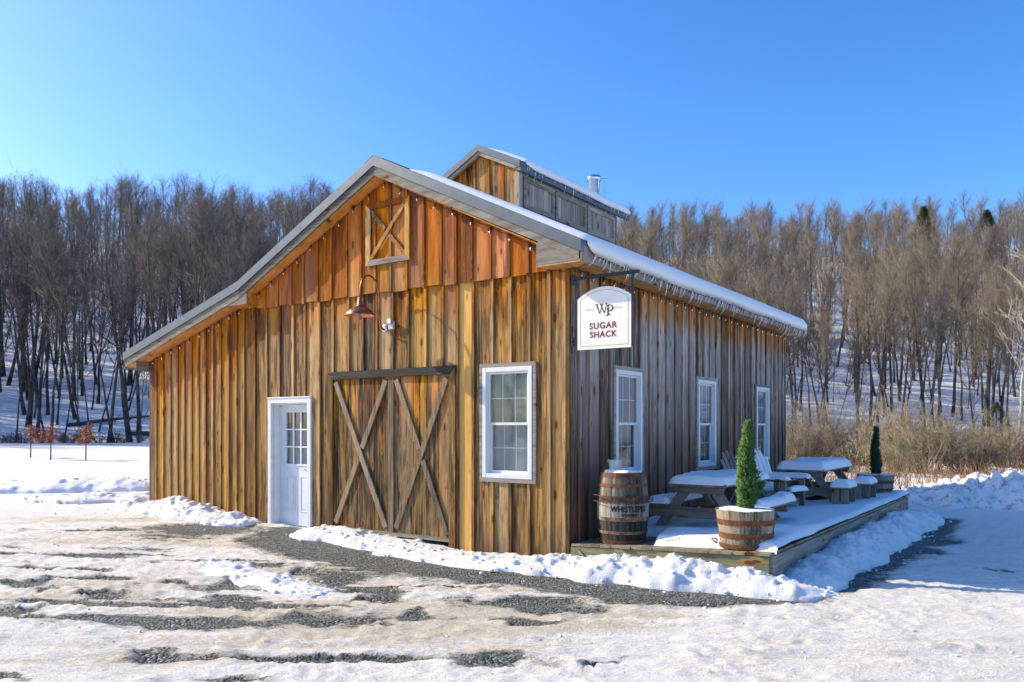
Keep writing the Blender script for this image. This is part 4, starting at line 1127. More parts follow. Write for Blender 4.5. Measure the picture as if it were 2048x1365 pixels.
# ---- picnic tables
def picnic_table(name, label, loc, w, l, top, legs_y, benches, bench_z, spread=.62, cross=None):
    """Local frame: x across, y along, origin at the middle of the near end on the deck."""
    t = empty(name, loc, label, 'picnic table', 'picnic tables on the deck')
    n = 5
    for i in range(n):
        a = -w / 2 + w * i / n; c = -w / 2 + w * (i + 1) / n
        b = B(); b.box(a + .003, c - .003, 0, l, top - .04, top); b.obj('table_plank', 'picnic_y', t, bevel=.004)
    for yy in (.05, l - .05 - .04):
        b = B(); b.box(-w / 2 + .05, w / 2 - .05, yy, yy + .04, top - .13, top - .041); b.obj('cleat', 'picnic_x', t, bevel=.004)
    for yy in legs_y:
        for s in (-1, 1):
            b = B(); b.beam((s * .17, yy, top - .045), (s * spread, yy, .0), .04, .13, up=(1, 0, 0))
            b.obj('leg', 'picnic_z', t, bevel=.004)
        cw = cross or (.72, .72)
        b = B(); b.box(-cw[0], cw[1], yy - .062, yy - .022, bench_z - .18, bench_z - .041); b.obj('crossbeam', 'picnic_x', t, bevel=.004)
        b = B(); b.beam((0, yy + .03, top - .06), (0, yy + (.5 if yy < l / 2 else -.5), bench_z - .1), .05, .07, up=(1, 0, 0)); b.obj('diagonal_brace', 'picnic_y', t)
    for (x0, x1, y0, y1) in benches:
        b = B(); b.box(x0, (x0 + x1) / 2 - .003, y0, y1, bench_z - .04, bench_z); b.box((x0 + x1) / 2 + .003, x1, y0, y1, bench_z - .04, bench_z)
        b.obj('bench_seat', 'picnic_y', t, bevel=.004)
    return t
T1 = (1.19, 1.2, dz(1.19) + .005)
picnic_table('picnic_table', 'grey picnic table thick with snow behind the planter and barrel', T1, .78, 1.80, .675, (.13, 1.55),
             [(-.70, -.42, .0, 1.8), (.55, .83, .0, 1.55)], .40)
bz = T1[2]
snow_on('table_snow', 'snow covering the picnic table nearer the barrel', [(.80, 1.58, 1.2, 3.0, bz + .675, .105), (.49, .77, 1.2, 3.0, bz + .40, .08), (1.74, 2.02, 1.2, 2.75, bz + .40, .085)], 100)
T2 = (1.35, 5.4, dz(1.35) + .005)
t2 = picnic_table('picnic_table', 'grey picnic table with short benches by the far deck corner', T2, .80, 2.05, .675, (.22, 1.75),
             [(.50, .80, -.05, .55), (.60, .90, 1.15, 1.75), (-.8, -.5, .0, 2.0)], .40, spread=.60, cross=(.75, .80))
bz2 = T2[2]
for (xa, xb, y) in ((.52, .64, -.01), (.66, .78, -.01), (.62, .74, 1.19), (.76, .88, 1.19), (.52, .78, .5), (.62, .88, 1.70)):
    b = B(); b.box(xa, xb, y, y + .04, 0, .359); b.obj('bench_post', 'picnic_z', t2, bevel=.004)
snow_on('table_snow', 'snow covering the picnic table at the far end of the deck', [(.95, 1.75, 5.4, 7.45, bz2 + .675, .13), (1.85, 2.15, 5.35, 5.95, bz2 + .40, .10), (1.95, 2.25, 6.55, 7.15, bz2 + .40, .10), (.55, .85, 5.4, 7.4, bz2 + .4, .09)], 140)

# ---- Adirondack chairs, facing +x in their own frame
def adirondack(label, loc, rz):
    t = empty('adirondack_chair', loc, label, 'chair', 'Adirondack chairs on the deck', rz)
    for s in (-1, 1):
        b = B(); b.prism([(.30, .0), (.39, .0), (.39, .53), (.30, .53)], 'y', s * .30 - .02, s * .30 + .02); b.obj('front_leg', 'picnic_z', t, bevel=.004)
        b = B(); b.prism([(.40, .25), (.40, .37), (-.30, .16), (-.52, .0), (-.40, .0)], 'y', s * .255 - .018, s * .255 + .018); b.obj('rear_leg', 'picnic_x', t, bevel=.004)
        b = B(); b.prism([(.45, s * .25), (.45, s * .42), (.30, s * .43), (-.42, s * .37), (-.42, s * .31)] if s > 0 else [(.45, s * .42), (.45, s * .25), (-.42, s * .31), (-.42, s * .37), (.30, s * .43)], 'z', .531, .556); b.obj('arm', 'picnic_x', t, bevel=.004)
    for k in range(5):
        x = .40 - k * .105; z = .375 - k * .032
        b = B(); b.beam((x, -.27, z), (x, .27, z), .09, .022, up=(.29, 0, 1)); b.obj('seat_slat', 'picnic_y', t, bevel=.003)
    for k in range(5):
        y0 = (k - 2) * .098; y1 = (k - 2) * .135
        top = 1.04 - .035 * (k - 2) ** 2
        z0 = .22
        x0 = -.06; slope = -.42
        d = Vector((x0 + slope * (top - z0), y1, top)) - Vector((x0, y0, z0))
        b = B(); b.beam((x0, y0, z0), (x0 + slope * (top - z0), y1, top), .092, .022, up=(1, 0, .42)); b.obj('back_slat', 'picnic_z', t, bevel=.008)
    b = B(); b.beam((-.26, -.30, .60), (-.26, .30, .60), .05, .05); b.obj('back_rail', 'picnic_y', t)
    return t
def chair_snow(name, label, loc, rz, seed):
    vs = []; fs = []; o = 0
    parts_ = []
    v, f = slab_verts(.0, .47, -.27, .27, .34, .085, seed); v[:, 2] += (v[:, 0] - .4) * .30; parts_.append((v, f))
    for s in (-1, 1):
        y0, y1 = (s * .26, s * .42) if s > 0 else (s * .42, s * .26)
        v, f = slab_verts(-.36, .46, y0, y1, .556, .065, seed + 5); parts_.append((v, f))
    # each back slat carries a strip of snow on its front face
    for k in range(5):
        top = 1.03 - .035 * (k - 2) ** 2
        v, f = slab_verts(0, .092, 0, (top - .30), 0, .03, seed + 20 + k, over=.0)
        out = np.zeros_like(v)
        a = v[:, 1] / (top - .22)
        zz = .30 + v[:, 1]
        yc = (k - 2) * (.098 + (.135 - .098) * (zz - .22) / (top - .22))
        out[:, 0] = -.06 - .42 * (zz - .22) + .010 + v[:, 2] * .9
        out[:, 1] = yc + v[:, 0] - .046
        out[:, 2] = zz + .35 * v[:, 2] + .012
        parts_.append((out, f))
    for v, f in parts_:
        vs.append(v); fs.append(f + o); o += len(v)
    me = np_mesh(name, np.concatenate(vs), np.concatenate(fs), 'snow', smooth=True)
    ob = setprops(link(name, me), label, 'snow', None, 'stuff')
    ob.location = loc; ob.rotation_euler = (0, 0, rz)
CH1 = (1.09, 4.78, dz(1.1) + .02)
adirondack('snowy Adirondack chair between the two picnic tables', CH1, R(-13))
chair_snow('chair_snow', 'snow sticking to the chair between the tables', CH1, R(-13), 200)
CH2 = (.84, 4.25, dz(.8) + .0)
adirondack('Adirondack chair half hidden behind the planter shrub', CH2, R(-8))

# umbrella foot under the far table
t = empty('umbrella_stand', (1.42, 6.35, dz(1.4) + .05), 'black umbrella stand with short pole under the far table', 'umbrella stand')
b = B(); b.lathe([(0, 0), (.27, 0), (.28, .02), (.24, .06), (.08, .10), (.05, .14), (0, .14)], 20); b.obj('stand_base', 'rubber', t, smooth=True)
b = B(); b.tube([(0, 0, .13), (0, 0, .60)], .024, 10); b.obj('pole', 'iron', t)

# ---- whiskey barrel
BH = .88
def br_(z): return .272 + .048 * (1 - ((z - BH / 2) / (BH / 2)) ** 2)
BAR = (.56, .36, dz(.56))
barrel = empty('barrel', BAR, 'tall weathered barrel with black lettering standing beside the wall window', 'barrel')
ns = 22
zs = [0, .06, .14, .24, .315, .40, .5, .6, .7, .8, BH]
def stave_mesh(nm, dr, black):
    b = B(); aw = 2 * math.pi / ns
    for i in range(len(zs) - 1):
        za, zb_ = zs[i], zs[i + 1]
        b.mi = 1 if zb_ <= .33 else (2 if zb_ <= .51 else 0)
        ra, rb2 = br_(za) + dr, br_(zb_) + dr
        g = .003
        vs = []
        for z, r_ in ((za, ra), (zb_, rb2)):
            for aa, rr in ((-aw / 2 + g, r_ - .003), (0, r_), (aw / 2 - g, r_ - .003), (aw / 2 - g, r_ - .025), (-aw / 2 + g, r_ - .025)):
                vs.append((rr * math.cos(aa), rr * math.sin(aa), z))
        b.add(vs, [(0, 1, 6, 5), (1, 2, 7, 6), (2, 3, 8, 7), (4, 0, 5, 9), (3, 4, 9, 8)] + ([(0, 4, 3, 2, 1)] if i == 0 else []) + ([(5, 6, 7, 8, 9)] if i == len(zs) - 2 else []))
    return b.mesh(nm, ['stave', 'stave_black', 'stave_pale'])
sm = [stave_mesh('stave', d, True) for d in (0, .0015, -.001)]
for k in range(ns):
    o = link('stave', sm[k % 3], barrel); o.rotation_euler = (0, 0, 2 * math.pi * k / ns)
b = B(); b.lathe([(0, BH - .03), (.25, BH - .03), (.25, BH - .05), (0, BH - .05)], 24); b.lathe([(0, .03), (.25, .03), (.25, .05), (0, .05)], 24); b.obj('barrel_head', 'stave', barrel)
for z0, z1, mt in ((.825, .875, 'rust'), (.705, .745, 'rust'), (.53, .585, 'rust_dark'), (.29, .335, 'rust_pale'), (.128, .165, 'rust_pale'), (.002, .05, 'rust')):
    b = B(); b.lathe([(br_(z0) - .001, z0), (br_(z0) + .006, z0), (br_(z1) + .006, z1), (br_(z1) - .001, z1)], 36); b.obj('hoop', mt, barrel)
b = B()
for z in (.525, .60):
    b.tube([(.375 * math.cos(a), .375 * math.sin(a), z) for a in np.linspace(0, 2 * math.pi, 25)], .005, 5, cap=False)
for k in range(6):
    a = 2 * math.pi * k / 6 + .3; x, y = math.cos(a), math.sin(a)
    b.tube([(.375 * x, .375 * y, .525), (.375 * x, .375 * y, .60)], .005, 5); b.tube([(.375 * x, .375 * y, .56), (.318 * x, .318 * y, .56)], .004, 5)
b.obj('wire_ring', 'rust_dark', barrel)

def text_mesh(s, size, extrude, bold=0.0, spacing=1.0):
    cu = bpy.data.curves.new('lettering', 'FONT')
    cu.body = s; cu.size = size; cu.extrude = extrude; cu.offset = bold; cu.align_x = 'CENTER'; cu.align_y = 'CENTER'; cu.space_character = spacing
    cu.resolution_u = 3
    ob = bpy.data.objects.new('lettering', cu); COL.objects.link(ob)
    dg = bpy.context.evaluated_depsgraph_get()
    me = bpy.data.meshes.new_from_object(ob.evaluated_get(dg))
    bpy.data.objects.remove(ob); bpy.data.curves.remove(cu)
    return me
def wrap_text(s, width, z, base, mat, size, bold, spacing=1.0, caps=None):
    me = text_mesh(s, size, .0015, bold, spacing)
    bm = bmesh.new(); bm.from_mesh(me)
    bmesh.ops.triangulate(bm, faces=bm.faces); bmesh.ops.subdivide_edges(bm, edges=[e for e in bm.edges if e.calc_length() > .02], cuts=2)
    xs_ = [v.co.x for v in bm.verts]; w0 = max(xs_) - min(xs_); k = width / w0
    for v in bm.verts:
        zz = z + v.co.y; r_ = br_(zz) + .0035 + v.co.z
        a = base + v.co.x * k / br_(zz)
        v.co = (r_ * math.cos(a), r_ * math.sin(a), zz)
    bm.to_mesh(me); bm.free(); me.materials.clear(); me.materials.append(M[mat])
    return link('lettering', me, barrel)
face = math.atan2(CAM_LOC[1] - BAR[1], CAM_LOC[0] - BAR[0])
wrap_text('WHISTLEPIG', .47, .437, face + R(15), 'ink', .098, .0028)
wrap_text('\u00b7 RYE WHISKEY \u00b7', .24, .365, face + R(15), 'ink', .048, .0014)
for z in (.40, .475):
    pass

bk = empty('bucket', (BAR[0] - .085, BAR[1] - .06, BAR[2] + BH - .03), 'small galvanised bucket on top of the barrel', 'bucket')
b = B(); b.lathe([(0, 0), (.058, 0), (.060, .004), (.083, .170), (.087, .172), (.087, .178), (.081, .178), (.057, .008), (0, .008)], 24); b.obj('pail', 'bucket', bk, smooth=False)
b = B(); b.lathe([(.0735, .10), (.0765, .103), (.0775, .112), (.0755, .115)], 24); b.obj('band', 'bucket', bk)
b = B(); b.tube([(.088 * math.cos(a) * 1.0, .03 + .075 * math.sin(a) * .6 - .03, .172 + .0 * a - .03 * math.sin(a)) for a in np.linspace(0, math.pi, 12)], .003, 5); b.obj('handle', 'metal_light', bk)
b = B(); b.box(-.092, -.084, -.012, .012, .15, .185); b.box(.084, .092, -.012, .012, .15, .185); b.obj('handle_lug', 'bucket', bk)
v, f = slab_verts(BAR[0] - .20, BAR[0] + .235, BAR[1] - .20, BAR[1] + .22, BAR[2] + BH - .03, .05, 300)
rr = np.hypot(v[:, 0] - BAR[0], v[:, 1] - BAR[1]); v[:, 2] = np.where(rr > .24, BAR[2] + BH - .045, v[:, 2]); 
k = np.minimum(1, .243 / np.maximum(rr, 1e-3)); v[:, 0] = BAR[0] + (v[:, 0] - BAR[0]) * k; v[:, 1] = BAR[1] + (v[:, 1] - BAR[1]) * k
setprops(link('barrel_snow', np_mesh('barrel_snow', v, f, 'snow', smooth=True)), 'little snow lying on the barrel lid around the bucket', 'snow', None, 'stuff')

# ---- half-barrel planters
PH = .44
def half_barrel(label, loc, mat, hoopmats, bottom):
    t = empty('planter', loc, label, 'planter', 'half-barrel planters on the deck')
    n = 20; aw = 2 * math.pi / n
    def pr(z): return .272 + (.338 - .272) * (z / PH) ** .8
    b = B(); zz = [0.02, .12, .22, .32, PH]
    for i in range(4):
        vs = []
        for z in zz[i:i + 2]:
            r_ = pr(z)
            for aa, q in ((-aw / 2 + .004, r_ - .003), (0, r_), (aw / 2 - .004, r_ - .003), (aw / 2 - .004, r_ - .025), (-aw / 2 + .004, r_ - .025)):
                vs.append((q * math.cos(aa), q * math.sin(aa), z))
        b.add(vs, [(0, 1, 6, 5), (1, 2, 7, 6), (2, 3, 8, 7), (4, 0, 5, 9), (3, 4, 9, 8)] + ([(0, 4, 3, 2, 1)] if i == 0 else []) + ([(5, 6, 7, 8, 9)] if i == 3 else []))
    me = b.mesh('stave', mat)
    for k in range(n):
        o = link('stave', me, t); o.rotation_euler = (0, 0, aw * k + .1); o.scale = (1, 1, 1 + rb.uniform(-.012, .012))
    for (z0, z1), hm in zip(((.275, .335), (.125, .185)), hoopmats):
        b = B(); b.lathe([(pr(z0) - .001, z0), (pr(z0) + .006, z0), (pr(z1) + .006, z1), (pr(z1) - .001, z1)], 40); b.obj('hoop', hm, t)
    b = B(); b.lathe([(0, 0), (.27, 0), (.30, .012), (.305, .06), (.295, .062), (.272, .02), (0, .02)], 40)
    b.tube([(-.27, -.13, .03), (-.32, -.15, .06), (-.35, -.15, .085), (-.33, -.12, .095), (-.29, -.10, .07)], .008, 6); b.obj('saucer', bottom, t)
    b = B(); b.lathe([(0, PH - .03), (pr(PH) - .03, PH - .03)], 24); b.obj('soil', 'bark', t)
    # snow inside the rim
    rs = np.linspace(0, .318, 12); aa = np.linspace(0, 2 * math.pi, 37)
    Rr, Aa = np.meshgrid(rs, aa, indexing='ij')
    Z = PH - .005 + .02 * np.sqrt(np.clip(1 - (Rr / .32) ** 2, 0, 1)) + .02 * (fbm(Rr * 9 * np.cos(Aa) + 5, Rr * 9 * np.sin(Aa) + 5, 7, 3) - .5) - .05 * np.exp(-((Rr - .30) / .05) ** 2 - ((Aa - 4.6) / .2) ** 2)
    v = np.stack([Rr * np.cos(Aa) + loc[0], Rr * np.sin(Aa) + loc[1], Z + loc[2]], -1).reshape(-1, 3)
    return t, v, grid_faces(12, 37)
P1 = (2.12, .37, dz(2.12) + .002)
_, v, f = half_barrel('sunlit half-barrel planter with rusty hoops at the front deck corner', P1, 'planter', ('rust', 'rust'), 'rust')
setprops(link('planter_snow', np_mesh('planter_snow', v, f, 'snow', smooth=True)), 'snow inside the front half-barrel planter', 'snow', None, 'stuff')
P2 = (2.02, 8.22, dz(2.02) + .002)
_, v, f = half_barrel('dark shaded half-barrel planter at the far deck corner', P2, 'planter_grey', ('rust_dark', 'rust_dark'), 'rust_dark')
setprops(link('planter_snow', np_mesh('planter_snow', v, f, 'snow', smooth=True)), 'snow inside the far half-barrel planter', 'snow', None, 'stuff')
t = empty('garden_light', (2.12, 8.02, P2[2] + PH), 'tiny black solar light stuck in the far planter', 'light')
b = B(); b.tube([(0, 0, -.03), (0, 0, .05)], .008, 6); b.obj('stem', 'rubber', t)
b = B(); b.lathe([(0, .04), (.03, .045), (.045, .10), (.05, .105), (.0, .13)], 12); b.obj('lamp_head', 'rubber', t)

# ---- arborvitae in the planters
def spikes(P, D, L, Wd):
    """Three-sided closed spikes: bases at P, direction D (unit), length L, width Wd. Returns verts, tri faces."""
    P = np.asarray(P, float); D = np.asarray(D, float); L = np.asarray(L, float)[:, None]; Wd = np.asarray(Wd, float)[:, None]
    ref = np.where(np.abs(D[:, 2:3]) < .9, np.array([[0, 0, 1.0]]), np.array([[1.0, 0, 0]]))
    S = np.cross(D, ref); S /= np.linalg.norm(S, axis=1, keepdims=True) + 1e-9
    U = np.cross(S, D)
    n = len(P)
    V = np.empty((n, 4, 3))
    for k in range(3):
        a = 2 * math.pi * k / 3
        V[:, k] = P + (S * math.cos(a) + U * math.sin(a)) * Wd / 2
    V[:, 3] = P + D * L
    F = np.array([[0, 1, 3], [1, 2, 3], [2, 0, 3]])
    F = (np.arange(n)[:, None, None] * 4 + F[None]).reshape(-1, 3)
    return V.reshape(-1, 3), F
def unit(v): return v / (np.linalg.norm(v, axis=-1, keepdims=True) + 1e-9)

def arborvitae(label, loc, h, rmax, mat, n, seed, lean=0.0, side=False):
    g = np.random.default_rng(seed)
    t = empty('evergreen_shrub', loc, label, 'shrub', 'columnar evergreens in planters')
    b = B(); b.tube([(0, 0, -.05), (lean * .3, 0, h * .5), (lean * .8, 0, h * .93)], [.02, .013, .004], 6); b.obj('trunk', 'bark', t)
    m = n
    zt = g.random(m) ** 1.15
    ang = g.random(m) * 2 * math.pi
    rprof = rmax * np.minimum(1, .55 + zt * 2.0) * np.clip(1.03 - zt, 0, 1) ** .55 * (.45 + 1.0 * fbm(ang * 1.6 + 4, zt * 10, seed, 3))
    if side:
        rprof = rprof + .085 * np.exp(-((zt - .30) / .12) ** 2) * np.exp(-((np.angle(np.exp(1j * (ang - .45)))) / .5) ** 2)
    rr = rprof * (1 - .6 * g.random(m) ** 2.2)
    P = np.stack([rr * np.cos(ang) + lean * zt + .012 * np.sin(zt * 9), rr * np.sin(ang), zt * h], -1)
    D = unit(np.stack([np.cos(ang) * .55, np.sin(ang) * .55, .8 + 0 * ang], -1) + g.normal(0, .33, (m, 3)))
    keep = fbm(ang * 2.3 + 9, zt * 16, seed + 40, 2) > .36
    zt, ang, rr, P, D = zt[keep], ang[keep], rr[keep], P[keep], D[keep]; m = len(zt)
    L = (.03 + .05 * g.random(m)) * (1.1 - .4 * zt); Wd = .008 + .009 * g.random(m)
    V, F = spikes(P, D, L, Wd)
    # side leaflets along each spray
    k = g.integers(0, m, m)
    P2_ = P[k] + D[k] * (L[k] * (.2 + .5 * g.random(m)))[:, None]
    D2 = unit(D[k] + g.normal(0, .6, (m, 3)))
    V2, F2 = spikes(P2_, D2, L[k] * .6, Wd[k] * .9)
    me = np_mesh('foliage', np.concatenate([V, V2]), np.concatenate([F, F2 + len(V)]), mat)
    link('foliage', me, t)
    return t
arborvitae('tall bright green arborvitae in the front planter', (P1[0] + .0, P1[1], P1[2] + PH - .01), 1.0, .105, 'arbor', 7000, 71, lean=.02, side=True)
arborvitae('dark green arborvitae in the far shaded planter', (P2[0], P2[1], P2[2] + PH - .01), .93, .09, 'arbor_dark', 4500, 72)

# ================================================================== SIGN
SY_ = .0
sign = empty('hanging_sign', (.44, SY_, 3.41), 'arched cream sign hanging from a black bracket on the corner', 'sign')
so = Vector((-.44, -SY_, -3.41))
sx0, sx1, sz0, sz1, sza = .122, .862, 2.515, 3.145, 3.275
def arch(inset, n=16):
    x0, x1, z0 = sx0 + inset, sx1 - inset, sz0 + inset
    zs_ = sz1 - inset * .45; za = sza - inset
    pts = [(x0, z0), (x1, z0), (x1, zs_)]
    for k in range(1, n):
        u = k / n; x = x1 + (x0 - x1) * u
        q = (2 * u - 1); pts.append((x, zs_ + (za - zs_) * (1 - q * q)))
    return pts + [(x0, zs_)]
b = B(); b.prism(arch(0), 'y', SY_ - .016, SY_ + .016); board = b.obj('sign_board', 'sign', sign, so)
b = B(); o_, i_ = arch(.036), arch(.044); n = len(o_)
for k in range(n):
    j = (k + 1) % n
    b.prism([o_[k], o_[j], i_[j], i_[k]], 'y', SY_ - .0178, SY_ - .0162)
b.obj('border_line', 'gold', board)
def flat_text(s, cx, cz_, width, size, mat, bold, sp=1.0):
    me = text_mesh(s, size, .0012, bold, sp)
    xs_ = [v.co.x for v in me.vertices]; ys_ = [v.co.y for v in me.vertices]
    k = width / (max(xs_) - min(xs_)); xm = (max(xs_) + min(xs_)) / 2; ym = (max(ys_) + min(ys_)) / 2
    for v in me.vertices:
        x, y, z = v.co; v.co = (cx + (x - xm) * k, SY_ - .0175 - z, cz_ + (y - ym))
    me.materials.clear(); me.materials.append(M[mat])
    return link('lettering', me, board)
flat_text('SUGAR', .484, 2.80, .385, .105, 'sign_red', .0028, 1.12)
flat_text('SHACK', .487, 2.693, .375, .105, 'sign_red', .0028, 1.12)
# monogram W and P with serifs
def strokes(polys, mat, y0=SY_ - .0190, y1=SY_ - .0164):
    b = B()
    for i, p in enumerate(polys): b.prism(p, 'y', y0 - i * .00006, y1)
    return b.obj('monogram', mat, board)
wx, wz, ww, wh = .377, 3.06, .155, .112
def P_(u, v): return (wx + u * ww, wz + (v - 1) * wh)
W = [[P_(.05, 1), P_(.17, 1), P_(.40, 0), P_(.34, 0)], [P_(.62, .98), P_(.67, .98), P_(.40, 0), P_(.355, 0)], [P_(.42, 1), P_(.54, 1), P_(.80, 0), P_(.74, 0)], [P_(.97, 1.03), P_(1.02, 1.03), P_(.80, 0), P_(.755, 0)],
     [P_(-.04, 1.0), P_(.26, 1.0), P_(.26, 1.045), P_(-.04, 1.06)], [P_(.36, 1.0), P_(.66, 1.0), P_(.66, 1.04), P_(.36, 1.04)], [P_(.86, 1.03), P_(1.10, 1.03), P_(1.10, 1.07), P_(.86, 1.07)]]
px0 = .552
Pp = [[(px0 - .011, 2.920), (px0 + .011, 2.925), (px0 + .008, 3.040), (px0 - .008, 3.040)], [(px0 - .03, 2.910), (px0 + .03, 2.925), (px0 + .03, 2.933), (px0 - .03, 2.919)], [(px0 - .028, 3.040), (px0 + .02, 3.042), (px0 + .02, 3.049), (px0 - .028, 3.047)]]
cxp, czp = px0 + .026, 3.007
ang = np.linspace(math.pi * .65, -math.pi * .95, 18)
for a, c in zip(ang[:-1], ang[1:]):
    def q(a_, r_): return (cxp + 1.15 * r_ * math.cos(a_), czp + r_ * math.sin(a_))
    th = .0035 + .0045 * max(0, math.cos((a + c) / 2))
    Pp.append([q(a, .040), q(c, .040), q(c, .040 - 2 * th), q(a, .040 - 2 * th)])
strokes(W + Pp, 'sign_green')
b = B(); kk = 0
for s, xc in ((-1, .347), (1, .637)):
    for k in range(6):
        x = xc + s * k * .019; z = 3.003 + (.004 if k % 2 else -.002)
        L_k = .017 - .0012 * k
        for (dx, dzz, rot) in ((0, .006, .6), (0, -.004, -.5)):
            c_, s_ = math.cos(rot * s), math.sin(rot * s)
            pts = [(x + u * c_ - v * s_, z + dzz + u * s_ + v * c_) for u, v in ((-L_k / 2, 0), (0, -.0028), (L_k / 2, 0), (0, .0028))]
            b.prism(pts, 'y', SY_ - .0180 - kk * .00002, SY_ - .0164); kk += 1
    b.prism([(xc - s * .012, 3.002), (xc + s * .115, 2.998), (xc + s * .115, 2.9992), (xc - s * .012, 3.004)], 'y', SY_ - .0172, SY_ - .0163)
b.obj('sprig', 'gold', board)
b = B(); b.box(.055, .965, SY_ - .018, SY_ + .018, 3.395, 3.432); b.obj('bracket_arm', 'iron', sign, so, bevel=.003)
b = B(); b.box(.028, .054, SY_ - .02, SY_ + .07, 3.35, 3.47); b.obj('wall_plate', 'iron', sign, so)
b = B(); b.box(sx1 + .003, sx1 + .027, SY_ - .012, SY_ + .012, sz0 + .005, 3.394); b.obj('hanger', 'iron', sign, so)
b = B(); b.box(sx0 - .024, sx0 - .003, SY_ - .010, SY_ + .010, 2.54, 3.394); b.obj('hanger', 'iron', sign, so)
b = B(); b.box(.028, .048, SY_ - .02, SY_ + .06, 2.575, 2.685); b.box(.0485, sx0 - .025, SY_ - .009, SY_ + .009, 2.62, 2.638); b.obj('wall_plate', 'iron', sign, so)

# ================================================================== GOOSENECK LAMP
lx = -3.17
lamp = empty('wall_lamp', (lx, 0, 3.02), 'copper gooseneck barn lamp above the double doors', 'lamp')
lo = Vector((-lx, 0, -3.02))
pts = [(-.03, 3.02), (-.07, 3.0), (-.11, 3.02), (-.145, 3.07), (-.155, 3.16), (-.16, 3.30), (-.165, 3.45), (-.18, 3.56), (-.22, 3.66), (-.29, 3.735), (-.37, 3.755), (-.45, 3.73), (-.51, 3.66), (-.54, 3.57), (-.55, 3.48), (-.55, 3.40)]
b = B(); b.tube([(lx, y, z) for y, z in pts], .014, 10); b.obj('gooseneck', 'copper_dark', lamp, lo, smooth=True)
b = B(); b.lathe([(0, 0), (.055, 0), (.055, .03), (.03, .045), (0, .045)], 18)
bm_o = b.obj('wall_flange', 'metal_light', lamp); bm_o.rotation_euler = (R(90), 0, 0); bm_o.location = (0, -.024, 0)
b = B(); b.lathe([(.016, 3.42), (.03, 3.41), (.034, 3.36), (.042, 3.355), (.044, 3.30), (.05, 3.295), (.05, 3.285)], 22, (lx, -.55, 0)); b.obj('socket', 'copper', lamp, lo, smooth=True)
b = B(); b.lathe([(.052, 3.288), (.08, 3.285), (.085, 3.27), (.14, 3.245), (.185, 3.205), (.21, 3.16), (.212, 3.152)], 32, (lx, -.55, 0)); b.obj('lamp_shade', 'copper_dark', lamp, lo, smooth=True)
b = B(); b.lathe([(.206, 3.152), (.204, 3.16), (.18, 3.20), (.135, 3.238), (.05, 3.262), (0, 3.262)], 32, (lx, -.55, 0)); b.obj('shade_lining', 'copper_bright', lamp, lo, smooth=True)
b = B(); b.lathe([(0, 3.09), (.018, 3.095), (.03, 3.12), (.03, 3.15), (.02, 3.19), (.016, 3.24)], 14, (lx, -.55, 0)); b.obj('light_bulb', 'bulb', lamp, lo, smooth=True)
t = empty('junction_box', (-3.03, -.024, 3.05), 'grey electrical box on the wall beside the lamp', 'junction box')
b = B(); b.box(-.05, .05, -.05, 0, -.06, .06); b.obj('box_body', 'box_grey', t, bevel=.006)
b = B(); b.box(-.035, .05, -.10, -.052, .02, .10); b.obj('box_cover', 'metal_light', t, bevel=.004)

# ================================================================== STRING LIGHTS
sl = empty('string_lights', (-3.15, -.12, 5.0), 'string of clear bulbs hung under the roof edges', 'string lights')
slo = Vector((3.15, .12, -5.0))
bb = B(); bb.mi = 0; bb.lathe([(0, .03), (.012, .03), (.013, 0), (.010, -.012), (0, -.012)], 8); bb.mi = 1
bb.lathe([(.007, -.010), (.015, -.026), (.018, -.042), (.013, -.058), (0, -.064)], 10)
bulb_me = bb.mesh('bulb', ['rubber', 'bulb'], smooth=True, recalc=False)
path = []
x = -9.35
while x < -.4:
    up = x > -6.15
    path.append((x, (-.10 if up else -.05), zroof(x) - SD - .03)); x += .325 if up else .30
y = .12; path2 = []
while y < 9.0:
    path2.append((.085, y, 3.535)); y += .30
for p in path + path2:
    o = link('bulb', bulb_me, sl, slo + Vector(p) + Vector((0, 0, -.03 + rb.uniform(-.01, .01)))); o.rotation_euler = (rb.uniform(-.2, .2), rb.uniform(-.2, .2), 0)
b = B()
def sagged(pp):
    out = []
    for a, c in zip(pp[:-1], pp[1:]):
        out.append(a); out.append(((a[0] + c[0]) / 2, (a[1] + c[1]) / 2, (a[2] + c[2]) / 2 - .018))
    return out + [pp[-1]]
b.tube(sagged(path), .0045, 5); b.tube(sagged([path[-1], (-.33, -.09, 3.60), (-.2, -.06, 3.54), (.06, -.05, 3.53)] + path2), .0045, 5); b.obj('cord', 'rubber', sl, slo)

